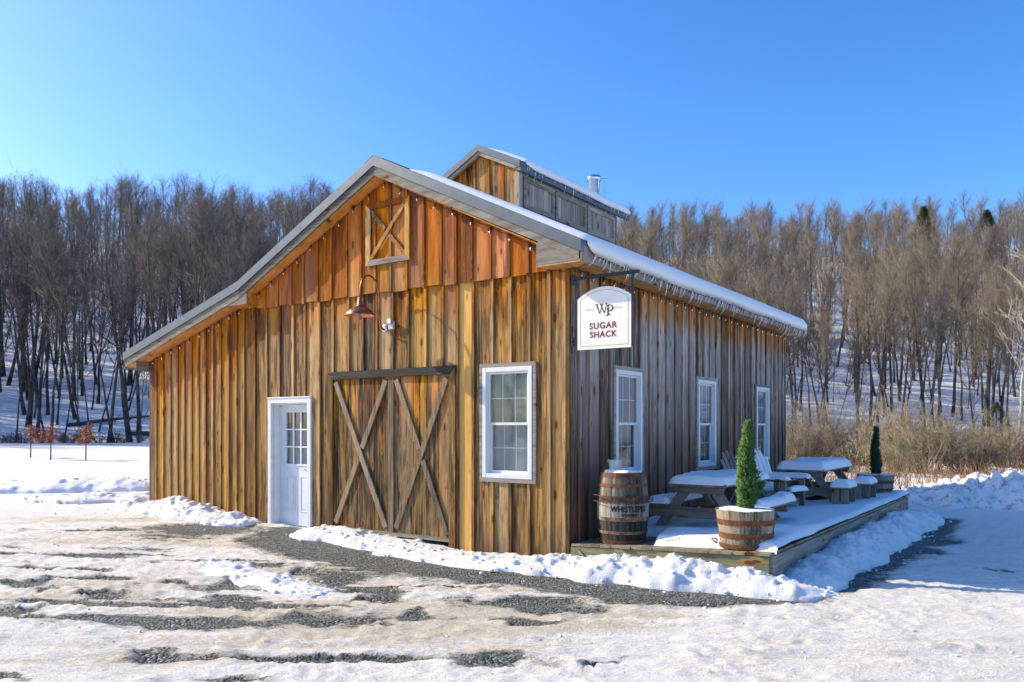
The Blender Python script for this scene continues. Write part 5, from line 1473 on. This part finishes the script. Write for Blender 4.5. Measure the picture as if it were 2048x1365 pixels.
# ================================================================== ROOF SNOW AND ICICLES
def roof_snow(name, label, xa, xb, ya, yb, zf, h, seed, eave_over=.07, n=44, step=.06, droop=.15):
    ny = int((yb - ya) / step) + 1
    ys = np.linspace(ya, yb, ny)
    rings = []
    for j, y in enumerate(ys):
        e = min(1.0, (y - ya) / .22, (yb - y) / .22)
        sc_ = math.sqrt(max(0.0, 1 - (1 - e) ** 2))
        up = xa + .22 * (fbm(np.array([y * 1.1]), np.array([seed * 1.0]), seed, 3)[0] - .5)
        lo_ = xb + eave_over * (.75 + .8 * (fbm(np.array([y * 1.6]), np.array([2.0]), seed + 4, 3)[0] - .5)) * max(sc_, .2)
        u = np.linspace(0, 1, n)
        xs = up + (lo_ - up) * u
        t1 = np.clip((xs - up) / .5, 0, 1); t2 = np.clip((lo_ - xs) / (h * .8), 0, 1)
        prof = np.sqrt(1 - (1 - t1) ** 2) * np.sqrt(np.clip(1 - (1 - t2) ** 2, 0, 1))
        hh = h * (1 + .25 * (fbm(xs * 1.2, 0 * xs + y * .9, seed + 9, 3) - .5)) * max(sc_, .02)
        sag = .03 * np.clip((xs - xb) / eave_over, 0, 1) ** 2
        zt = np.array([zf(min(x, xb)) for x in xs]) - .33 * np.clip(xs - xb, 0, 1) - sag
        top = np.stack([xs, np.full(n, y), zt + .016 + hh * prof], -1)
        bot = np.stack([xs, np.full(n, y), zt - .004 - droop * max(sc_, .1) * np.clip((xs - xb) / .03, 0, 1)], -1)
        top[:, 2] = np.maximum(top[:, 2], bot[:, 2] + .003)
        rings.append(np.concatenate([top, bot[::-1]]))
    V = np.concatenate(rings); m = 2 * n
    i = np.arange(ny - 1)[:, None] * m; k = np.arange(m)[None, :]; k2 = (k + 1) % m
    F = np.stack([i + k, i + m + k, i + m + k2, i + k2], -1).reshape(-1, 4)
    me = np_mesh(name, V, F, 'snow', smooth=True)
    return setprops(link(name, me), label, 'snow', None, 'stuff')
roof_snow('roof_snow', 'thick snow blanket hanging over the deck-side roof edge', -2.62, .335, -.16, L_ + OV + .13, zroof, .085, 401, eave_over=.085, droop=.12)
roof_snow('roof_snow', 'snow on the cupola roof below the pipe', -3.12, -3.15 + CRX, CY0 + .16, CY1 + .05, cz, .07, 431, eave_over=.05, droop=.05)
ic = []
for k in range(5):
    b = B(); w = .017
    c = .25 + .12 * k
    b.tube([(0, 0, .02), (-.02 * c, 0, -.3), (-.12 * c, 0, -.7), (-.30 * c, 0, -1.0)], [w, w * .8, w * .5, w * .12], 6)
    ic.append(b.mesh('icicle', 'ice', smooth=True))
def icicle(p, l):
    o = link('icicle', ic[rb.randrange(5)], barn, barn_off + Vector(p)); s = l
    o.scale = (max(.45, l * 3.2), max(.45, l * 3.2), l); o.rotation_euler = (0, 0, rb.uniform(-.5, .5))
y = -.10
while y < 9.45:
    clus = .5 + .9 * float(vnoise(np.array([y * 1.4]), np.array([3.0]), 77)[0])
    icicle((.375 + rb.uniform(-.0, .05), y, 3.66), max(.06, rb.gauss(.17, .07)) * clus)
    y += rb.uniform(.05, .11)
for k in range(16):
    icicle((-.30 + k * .045, 9.46, zroof(-.30 + k * .045) - .02), rb.uniform(.06, .14) if k < 12 else rb.uniform(.15, .33))
y = CY0 + .2
while y < CY1:
    icicle((-3.15 + CRX + rb.uniform(0, .02), y, cz(-3.15 + CRX) - .03), rb.uniform(.07, .22)); y += rb.uniform(.06, .12)
# ================================================================== WOODS
def project(x, y, z):
    lat, d = to_lat(x, y)
    return 1024 + 1585.34 * lat / d, 851.69 - 1585.34 * (z - CAM_LOC[2]) / d

def kids(g, P, D, L, n, t0, t1, spread, l0, l1, up=0.25):
    """n shoots from every parent: start point, direction, length."""
    m = len(P)
    k = np.repeat(np.arange(m), n)
    t = t0 + (t1 - t0) * g.random(m * n)
    Q = P[k] + D[k] * (L[k] * t)[:, None]
    E = unit(D[k] + g.normal(0, spread, (m * n, 3)) + np.array([0, 0, up]))
    LL = L[k] * (l0 + (l1 - l0) * g.random(m * n)) * (1.15 - .55 * t)
    return Q, E, LL

def tree_meshes(seed, H, r0, f0, nl, width, twig_mat, n2=8, n3=7, n4=4, lean=.02, bark='bark', wob=.012, tw=1.0):
    g = np.random.default_rng(seed)
    b = B()
    n = 9
    zz = np.linspace(-.3, H * .93, n)
    wx = np.cumsum(g.normal(lean, wob, n)) * H * .35; wy = np.cumsum(g.normal(0, wob, n)) * H * .35
    wx -= wx[0]; wy -= wy[0]
    pts = [(wx[i], wy[i], zz[i]) for i in range(n)]
    rad = [max(.018, r0 * (1 - .93 * max(0, z) / H) * (1.35 if i == 0 else 1)) for i, z in enumerate(zz)]
    b.tube(pts, rad, 6, cap=False)
    P = []; D = []; L = []
    fork = f0 + (1 - f0) * .15
    for i in range(nl):
        t = f0 + (.97 - f0) * ((i + g.random() * .8) / nl)
        z = t * H
        x = np.interp(z, zz, wx); y = np.interp(z, zz, wy)
        a = i * 2.4 + g.random() * .9
        el = R(g.uniform(34, 62)) + .25 * (t - f0)
        d = np.array([math.cos(a) * math.cos(el), math.sin(a) * math.cos(el), math.sin(el)])
        ln = width * (1.05 - .62 * (t - f0) / (1 - f0)) * g.uniform(.7, 1.15)
        p0 = np.array([x, y, z]); q = [p0]; dd = d.copy()
        for s in range(4):
            dd = unit(dd + g.normal(0, .13, 3) + np.array([0, 0, .13])); q.append(q[-1] + dd * ln / 4)
        rr = max(.025, np.interp(z, zz, rad) * .52)
        b.tube([tuple(v) for v in q], [rr, rr * .78, rr * .55, rr * .35, .008], 4, cap=False)
        for s in range(4):
            P.append(q[s]); D.append(unit(q[s + 1] - q[s])); L.append(ln / 4)
    P.append(np.array([wx[-1], wy[-1], zz[-1]])); D.append(np.array([0, 0, 1.0])); L.append(H * .07)
    P = np.array(P); D = np.array(D); L = np.array(L)
    reach = width * .62
    k = np.repeat(np.arange(len(P)), max(1, n2 // 3))
    Q2 = P[k] + D[k] * (L[k] * g.random(len(k)))[:, None]
    E2 = unit(D[k] + g.normal(0, .52, (len(k), 3)) + np.array([0, 0, .28])); L2 = reach * g.uniform(.35, 1.0, len(k))
    Q3, E3, L3 = kids(g, Q2, E2, L2, n3, .12, 1.0, .42, .28, .62)
    Q4, E4, L4 = kids(g, Q3, E3, L3, n4, .15, 1.0, .42, .35, .75)
    V, F = spikes(np.concatenate([Q2, Q3, Q4]), np.concatenate([E2, E3, E4]), np.concatenate([L2, L3, L4]),
                  np.concatenate([np.full(len(Q2), .034 * tw), np.full(len(Q3), .018 * tw), np.full(len(Q4), .012 * tw)]))
    return b.mesh('trunk', bark, smooth=True, recalc=False), np_mesh('crown', V, F, twig_mat)

PROTO = []
for (seed, H, r0, f0, nl, wd, mat, ln_) in ((1, 12.8, .17, .50, 16, 3.5, 'twig', .02), (2, 10.5, .11, .54, 12, 2.3, 'twig', .02), (3, 11.6, .13, .58, 12, 2.4, 'twig', -.04), (4, 7.5, .055, .46, 9, 1.4, 'twig', .08), (5, 9, .075, .50, 10, 1.9, 'twig', -.05),
                                       (6, 10.2, .13, .42, 14, 2.9, 'twig_tan', .02), (7, 8.6, .085, .34, 14, 2.4, 'twig_tan', .05), (8, 11, .13, .44, 15, 3.3, 'twig_tan', -.03), (9, 6.8, .05, .36, 9, 1.5, 'twig_tan', .09)):
    PROTO.append(tree_meshes(seed, H, r0, f0, nl, wd, mat, n2=9, n3=4, n4=3, lean=ln_, tw=.8))
PH_ = [12.8, 10.5, 11.6, 7.5, 9, 10.2, 8.6, 11, 6.8]

def barn_sky(px):
    """Height in the photo of the barn's outline above the ground at this column (large number: open)."""
    xs_ = [243, 476, 748, 884, 957, 1040, 1258, 1262, 1600, 1612]
    ys_ = [735, 590, 345, 400, 320, 345, 440, 530, 670, 700]
    return np.interp(px, xs_, ys_) if 243 < px < 1612 else 2000

g = np.random.default_rng(5)
cand = []
d = HILL_D0 - 1.0
while d < 168:
    sp = 2.3 + .011 * (d - 60)
    half = d * .66 + 8
    for la in np.arange(-half - 45, half + 18, sp):
        l2 = la + g.uniform(-.48, .48) * sp; dd = d + g.uniform(-.5, .5) * sp
        x, y = from_lat(l2, dd)
        z = float(hz(l2, dd)) if dd > HILL_D0 - 2 else float(gz(x, y))
        right_side = l2 > 4
        u = g.random()
        if right_side: pk = g.choice([5, 6, 7, 8, 1, 3, 2], p=[.2, .2, .17, .15, .10, .10, .08])
        else: pk = g.choice([0, 1, 2, 3, 4, 5, 8], p=[.19, .2, .18, .19, .16, .05, .03])
        s = (g.uniform(.75, 1.15) if dd < 110 else g.uniform(.82, 1.0)) * (1.2 if l2 < -20 and dd < 85 else 1.0)
        H = PH_[pk] * s
        pxc, pyt = project(x, y, z + H)
        pxc, pyt = float(pxc), float(pyt)
        wpx = 3.0 * 1585 / dd
        cov = max(barn_sky(pxc - wpx), barn_sky(pxc), barn_sky(pxc + wpx))
        infr = -60 < pxc < 2108 and pyt <= cov + 10
        cand.append((dd, x, y, z, int(pk), s, g.uniform(0, 6.28), infr, l2))
    d += sp
for k in range(150):  # unseen treeline behind the camera, added to darken reflections in the glass
    a = R(175 + 100 * (k + g.random()) / 150); r_ = g.uniform(62, 92)
    x, y = 2 + r_ * math.cos(a), -6 + r_ * math.sin(a)
    cand.append((200 + r_, x, y, float(gz(x, y)), int(g.choice([0, 1, 2, 4])), g.uniform(.7, 1.0), g.uniform(0, 6.28), False, -50))
cand.sort()
inframe = [c for c in cand if c[7]]
NIND = 285
near = inframe[:NIND]
rest = inframe[NIND:] + [c for c in cand if not c[7]]
first = {}
for c in near:
    dd, x, y, z, pk, s, rz, _, l2 = c
    tan = pk >= 5
    o = empty('bare_tree', (x, y, z), 'tan-twigged bare tree low on the wooded hill right of the barn' if tan and l2 > 0 else ('bare dark tree low on the wooded hill right of the barn' if l2 > 0 else 'bare dark tree low on the wooded hill left of the barn'), 'tree',
              ('tan bare trees right of the barn' if tan else 'dark bare trees right of the barn') if l2 > 0 else 'bare trees left of the barn', rz)
    o.scale = (s, s, s * (1 + .06 * math.sin(x * 3.1)))
    kk = .16 if math.sin(x * 13.7) > .86 else .045
    o.rotation_euler = (kk * math.sin(x * 7), kk * math.cos(y * 5), rz)
    tr = link('trunk', PROTO[pk][0], o); cr = link('crown', PROTO[pk][1], o)
    first.setdefault(pk, (tr, cr))

def forest_mass(rest):
    me = bpy.data.meshes.new('distant_forest')
    me.from_pydata([(c[1], c[2], c[3]) for c in rest], [], [])
    for nm, typ, vals in (('proto', 'INT', [c[4] for c in rest]), ('turn', 'FLOAT', [c[6] for c in rest]), ('size', 'FLOAT', [c[5] for c in rest])):
        a = me.attributes.new(nm, typ, 'POINT'); a.data.foreach_set('value', vals)
    o = link('distant_forest', me)
    setprops(o, 'mass of bare trees covering the upper hillside, plus a treeline added behind the camera', None, None, 'stuff')
    ng = bpy.data.node_groups.new('plant_trees', 'GeometryNodeTree')
    ng.interface.new_socket('Geometry', in_out='INPUT', socket_type='NodeSocketGeometry')
    ng.interface.new_socket('Geometry', in_out='OUTPUT', socket_type='NodeSocketGeometry')
    gi = ng.nodes.new('NodeGroupInput'); go = ng.nodes.new('NodeGroupOutput')
    jn = ng.nodes.new('GeometryNodeJoinGeometry')
    def named(n_, t_):
        q = ng.nodes.new('GeometryNodeInputNamedAttribute'); q.data_type = t_; q.inputs['Name'].default_value = n_
        return [s_ for s_ in q.outputs if s_.enabled][0] if False else q.outputs['Attribute']
    pa = named('proto', 'INT'); ta = named('turn', 'FLOAT'); sa = named('size', 'FLOAT')
    cx = ng.nodes.new('ShaderNodeCombineXYZ'); ng.links.new(ta, cx.inputs[2])
    for pk, (tr, cr) in first.items():
        cm = ng.nodes.new('FunctionNodeCompare'); cm.data_type = 'INT'; cm.operation = 'EQUAL'
        ng.links.new(pa, cm.inputs[2]); cm.inputs[3].default_value = pk
        j2 = ng.nodes.new('GeometryNodeJoinGeometry')
        for ob in (tr, cr):
            oi = ng.nodes.new('GeometryNodeObjectInfo'); oi.inputs['Object'].default_value = ob; oi.transform_space = 'ORIGINAL'
            ng.links.new(oi.outputs['Geometry'], j2.inputs[0])
        ip = ng.nodes.new('GeometryNodeInstanceOnPoints')
        ng.links.new(gi.outputs[0], ip.inputs['Points']); ng.links.new(cm.outputs[0], ip.inputs['Selection'])
        ng.links.new(j2.outputs[0], ip.inputs['Instance']); ng.links.new(cx.outputs[0], ip.inputs['Rotation']); ng.links.new(sa, ip.inputs['Scale'])
        ng.links.new(ip.outputs[0], jn.inputs[0])
    ng.links.new(jn.outputs[0], go.inputs[0])
    md = o.modifiers.new('plant_trees', 'NODES'); md.node_group = ng
forest_mass(rest)
print('trees', len(near), len(rest))

# pale tree at the edge of the woods
ptr, pcr = tree_meshes(31, 11.5, .13, .34, 13, 2.6, 'twig_pale', n2=7, n3=4, n4=3, bark='bark_pale', wob=.02)
x, y = from_lat(29.6, 46.5)
o = empty('pale_tree', (x, y, float(gz(x, y))), 'pale-barked bare tree standing at the edge of the brush', 'tree')
link('trunk', ptr, o); link('crown', pcr, o)

# ---- fallen trunks lying in the snow
for q, (la, d_, ln, an, label) in enumerate(((-36, 64, 7, .3, 'fallen trunk lying low on the hillside, farthest from the barn'), (-30, 62, 8, -.15, 'long fallen trunk across the foot of the hillside'), (-25.5, 66, 6, .5, 'fallen trunk leaning upslope near the rusty oaks'))):
    x, y = from_lat(la, d_)
    o = empty('fallen_log', (x, y, float(hz(la, d_))), label, 'log')
    x2, y2 = from_lat(la + ln * math.cos(an), d_ + ln * math.sin(an))
    b = B(); b.tube([(0, 0, .1), ((x2 - x) * .5, (y2 - y) * .5, float(hz(la + ln * .5 * math.cos(an), d_ + ln * .5 * math.sin(an)) - hz(la, d_)) + .3), (x2 - x, y2 - y, float(hz(la + ln * math.cos(an), d_ + ln * math.sin(an)) - hz(la, d_)) + .25)], [.17, .13, .05], 7)
    for k in range(4):
        f_ = .35 + .15 * k; b.tube([((x2 - x) * f_, (y2 - y) * f_, .25), ((x2 - x) * (f_ + .1), (y2 - y) * (f_ + .08), 1.1 + .2 * k)], [.04, .01], 5)
    b.obj('trunk', 'bark', o)

# ---- brush
def brush_meshes(seed, H, n, mat, r=1.0, n2=9, n3=5, tw=1.0):
    g = np.random.default_rng(seed)
    a = g.random(n) * 6.28; rr = r * .35 * np.sqrt(g.random(n))
    P = np.stack([rr * np.cos(a), rr * np.sin(a), np.full(n, -.05)], -1)
    sp_ = g.uniform(.10, 1.1, n)
    D = unit(np.stack([np.cos(a) * sp_, np.sin(a) * sp_, np.ones(n)], -1))
    L = H * g.uniform(.55, 1.05, n)
    V1, F1 = spikes(P, D, L, np.full(n, .036 * tw))
    Q2, E2, L2 = kids(g, P, D, L, n2, .2, .98, .45, .18, .42, up=.1)
    Q3, E3, L3 = kids(g, Q2, E2, L2, n3, .1, 1.0, .55, .3, .65, up=.1)
    V2, F2 = spikes(np.concatenate([Q2, Q3]), np.concatenate([E2, E3]), np.concatenate([L2, L3]), np.concatenate([np.full(len(Q2), .017 * tw), np.full(len(Q3), .012 * tw)]))
    return np_mesh('stems', V1, F1, mat), np_mesh('twigs', V2, F2, mat)
BR_T = [brush_meshes(50 + k, h, n, 'brush', r) for k, (h, n, r) in enumerate(((2.5, 46, 1.3), (1.9, 44, 1.2), (3.1, 36, 1.4)))]
BR_D = [brush_meshes(60 + k, h, n, 'brush_dark', r) for k, (h, n, r) in enumerate(((1.9, 54, 1.2), (1.5, 48, 1.2)))]
def shrub(lat, d, proto, s, rz, label, group):
    x, y = from_lat(lat, d)
    o = empty('dry_shrub', (x, y, float(hz(lat, d)) if d > HILL_D0 else float(gz(x, y))), label, 'shrub', group, rz)
    o.scale = (s, s, s * .92)
    link('stems', proto[0], o); link('twigs', proto[1], o)
g = np.random.default_rng(9)
for (la, d_, k, s) in ((8.8, 27, 0, .8), (9.8, 29, 1, 1.0), (11.0, 30, 0, .9), (12.2, 29, 1, .9), (13.2, 28, 2, .85), (14.0, 30, 0, 1.05), (15.0, 29, 2, .92), (15.9, 31, 0, 1.0), (17.0, 30, 1, 1.05), (18.0, 32, 0, .8), (19.2, 33, 1, .85), (20.5, 33, 1, .9),
                      (12.0, 35, 2, .95), (13.8, 36, 2, 1.0), (15.6, 37, 2, 1.05), (17.6, 37, 0, 1.2), (19.6, 38, 0, 1.0), (21.8, 38, 1, 1.2), (24.0, 40, 0, 1.1), (26.0, 39, 2, .9), (11.5, 41, 0, 1.0), (14.5, 43, 2, .95), (22.5, 34, 1, .9)):
    s *= g.uniform(.62, 1.25)
    shrub(la + g.uniform(-.5, .5), d_ + g.uniform(-.8, .8), BR_T[k], s, g.uniform(0, 6), 'tan leafless shrub in the thicket beyond the deck', 'tan shrubs beyond the deck')
for k in range(26):
    la = -40 + k * 1.05 + g.uniform(-.4, .4); d_ = 58.5 + g.uniform(-1.2, 1.0)
    shrub(la, d_, BR_D[k % 2], g.uniform(.4, .85), g.uniform(0, 6), 'low dark leafless shrub at the foot of the woods beyond the field', 'dark shrubs along the field edge')
for k in range(20):
    la = (9.5 + k * 1.5 if k % 2 else 14 + k * 1.7) + g.uniform(-.5, .5); d_ = (31 + g.uniform(-2, 5)) if k % 2 else 47 + g.uniform(-4, 5)
    shrub(la, d_, BR_D[(k // 2) % 2], g.uniform(.8, 1.4), g.uniform(0, 6), 'dark leafless shrub standing among the tan thicket beyond the deck', 'dark shrubs in the thicket')

def grass_mass():
    g = np.random.default_rng(21)
    n = 9000
    la = g.uniform(4.5, 34, n); d_ = 21.5 + 22 * g.random(n) ** 1.3 + np.clip(la - 12, 0, 30) * .25
    x, y = from_lat(la, d_)
    keep = (fbm(x * .7, y * .7, 3, 3) > .42) & (y > 11.5)
    x, y, la, d_ = x[keep], y[keep], la[keep], d_[keep]; n = len(x)
    P = np.stack([x, y, gz(x, y) - .03], -1)
    D = unit(np.stack([g.normal(0, .28, n), g.normal(0, .28, n), np.ones(n)], -1))
    V, F = spikes(P, D, g.uniform(.35, .95, n), np.full(n, .022))
    me = np_mesh('dry_grass', V, F, 'straw')
    setprops(link('dry_grass', me), 'rusty dry grass standing between the shrubs', 'grass', None, 'stuff')
grass_mass()

# ---- young oaks that keep their leaves
def oak(lat, d_, h, seed, label):
    g = np.random.default_rng(seed)
    x, y = from_lat(lat, d_)
    o = empty('young_oak', (x, y, float(gz(x, y))), label, 'tree', 'young oaks with rusty leaves in the field')
    b = B(); b.tube([(0, 0, -.1), (.02, 0, h * .5), (-.02, .02, h * .95)], [.035, .024, .008], 6)
    m = 14
    t_ = g.uniform(.42, .95, m); a = g.random(m) * 6.28
    ends = []
    for i in range(m):
        ln = (.30 + .32 * g.random()) * (1.2 - t_[i]) * 1.5
        p = np.array([0, 0, t_[i] * h]); q = p + ln * np.array([math.cos(a[i]), math.sin(a[i]), .35])
        b.tube([tuple(p), tuple(q)], [.012, .004], 4); ends.append((p, q))
    b.obj('trunk', 'bark', o)
    n = (260, 330, 460)[seed - 1]
    k = (m * g.random(n) ** 1.5).astype(int); s = g.uniform(.15, 1.3, n)
    Pp_ = np.array([e[0] for e in ends])[k] * (1 - s)[:, None] + np.array([e[1] for e in ends])[k] * s[:, None] + g.normal(0, .075, (n, 3))
    V, F = spikes(Pp_, unit(g.normal(0, 1, (n, 3))), g.uniform(.06, .12, n), g.uniform(.03, .06, n))
    link('leaves', np_mesh('leaves', V, F, 'oak_leaf'), o)
oak(-23.2, 38.2, 1.5, 1, 'rusty-leaved young oak, farthest from the barn of the three in the field')
oak(-21.3, 36.6, 1.66, 2, 'rusty-leaved young oak in the middle of the three in the field')
oak(-19.3, 35.9, 1.74, 3, 'rusty-leaved young oak nearest the barn of the three in the field')

# ---- conifers
def conifer(lat, d_, h, r, seed, label, n=5200):
    g = np.random.default_rng(seed)
    x, y = from_lat(lat, d_)
    z = float(hz(lat, d_)) if d_ > HILL_D0 else float(gz(x, y))
    o = empty('conifer', (x, y, z), label, 'tree')
    b = B(); b.tube([(0, 0, -.3), (0, 0, h * .95)], [h * .018, .02], 6); b.obj('trunk', 'bark', o)
    t_ = g.random(n) ** .8; a = np.floor(g.random(n) * 9) * .7 + t_ * 40 + g.normal(0, .1, n)
    rr = r * (1 - t_) ** .8 * (.35 + .75 * g.random(n) ** .6) * (.75 + .5 * fbm(a, t_ * 9, seed, 2))
    P = np.stack([rr * np.cos(a), rr * np.sin(a), h * (.08 + .92 * t_) - rr * .18], -1)
    D = unit(np.stack([np.cos(a), np.sin(a), -.1 + 0 * a], -1) + g.normal(0, .5, (n, 3)))
    V, F = spikes(P, D, g.uniform(.2, .45, n) * h / 9, g.uniform(.03, .07, n) * h / 6)
    link('foliage', np_mesh('foliage', V, F, 'needle'), o)
conifer(67.5, 130, 12.6, 3.4, 1, 'dark conifer on the ridge, nearer the barn of the two')
conifer(79, 132, 11.0, 4.0, 2, 'broad dark conifer on the ridge, farther from the barn')
conifer(27.5, 45, 2.9, 1.35, 3, 'dark green bushy conifer low in the thicket', 4200)
print('objects', len(bpy.data.objects))
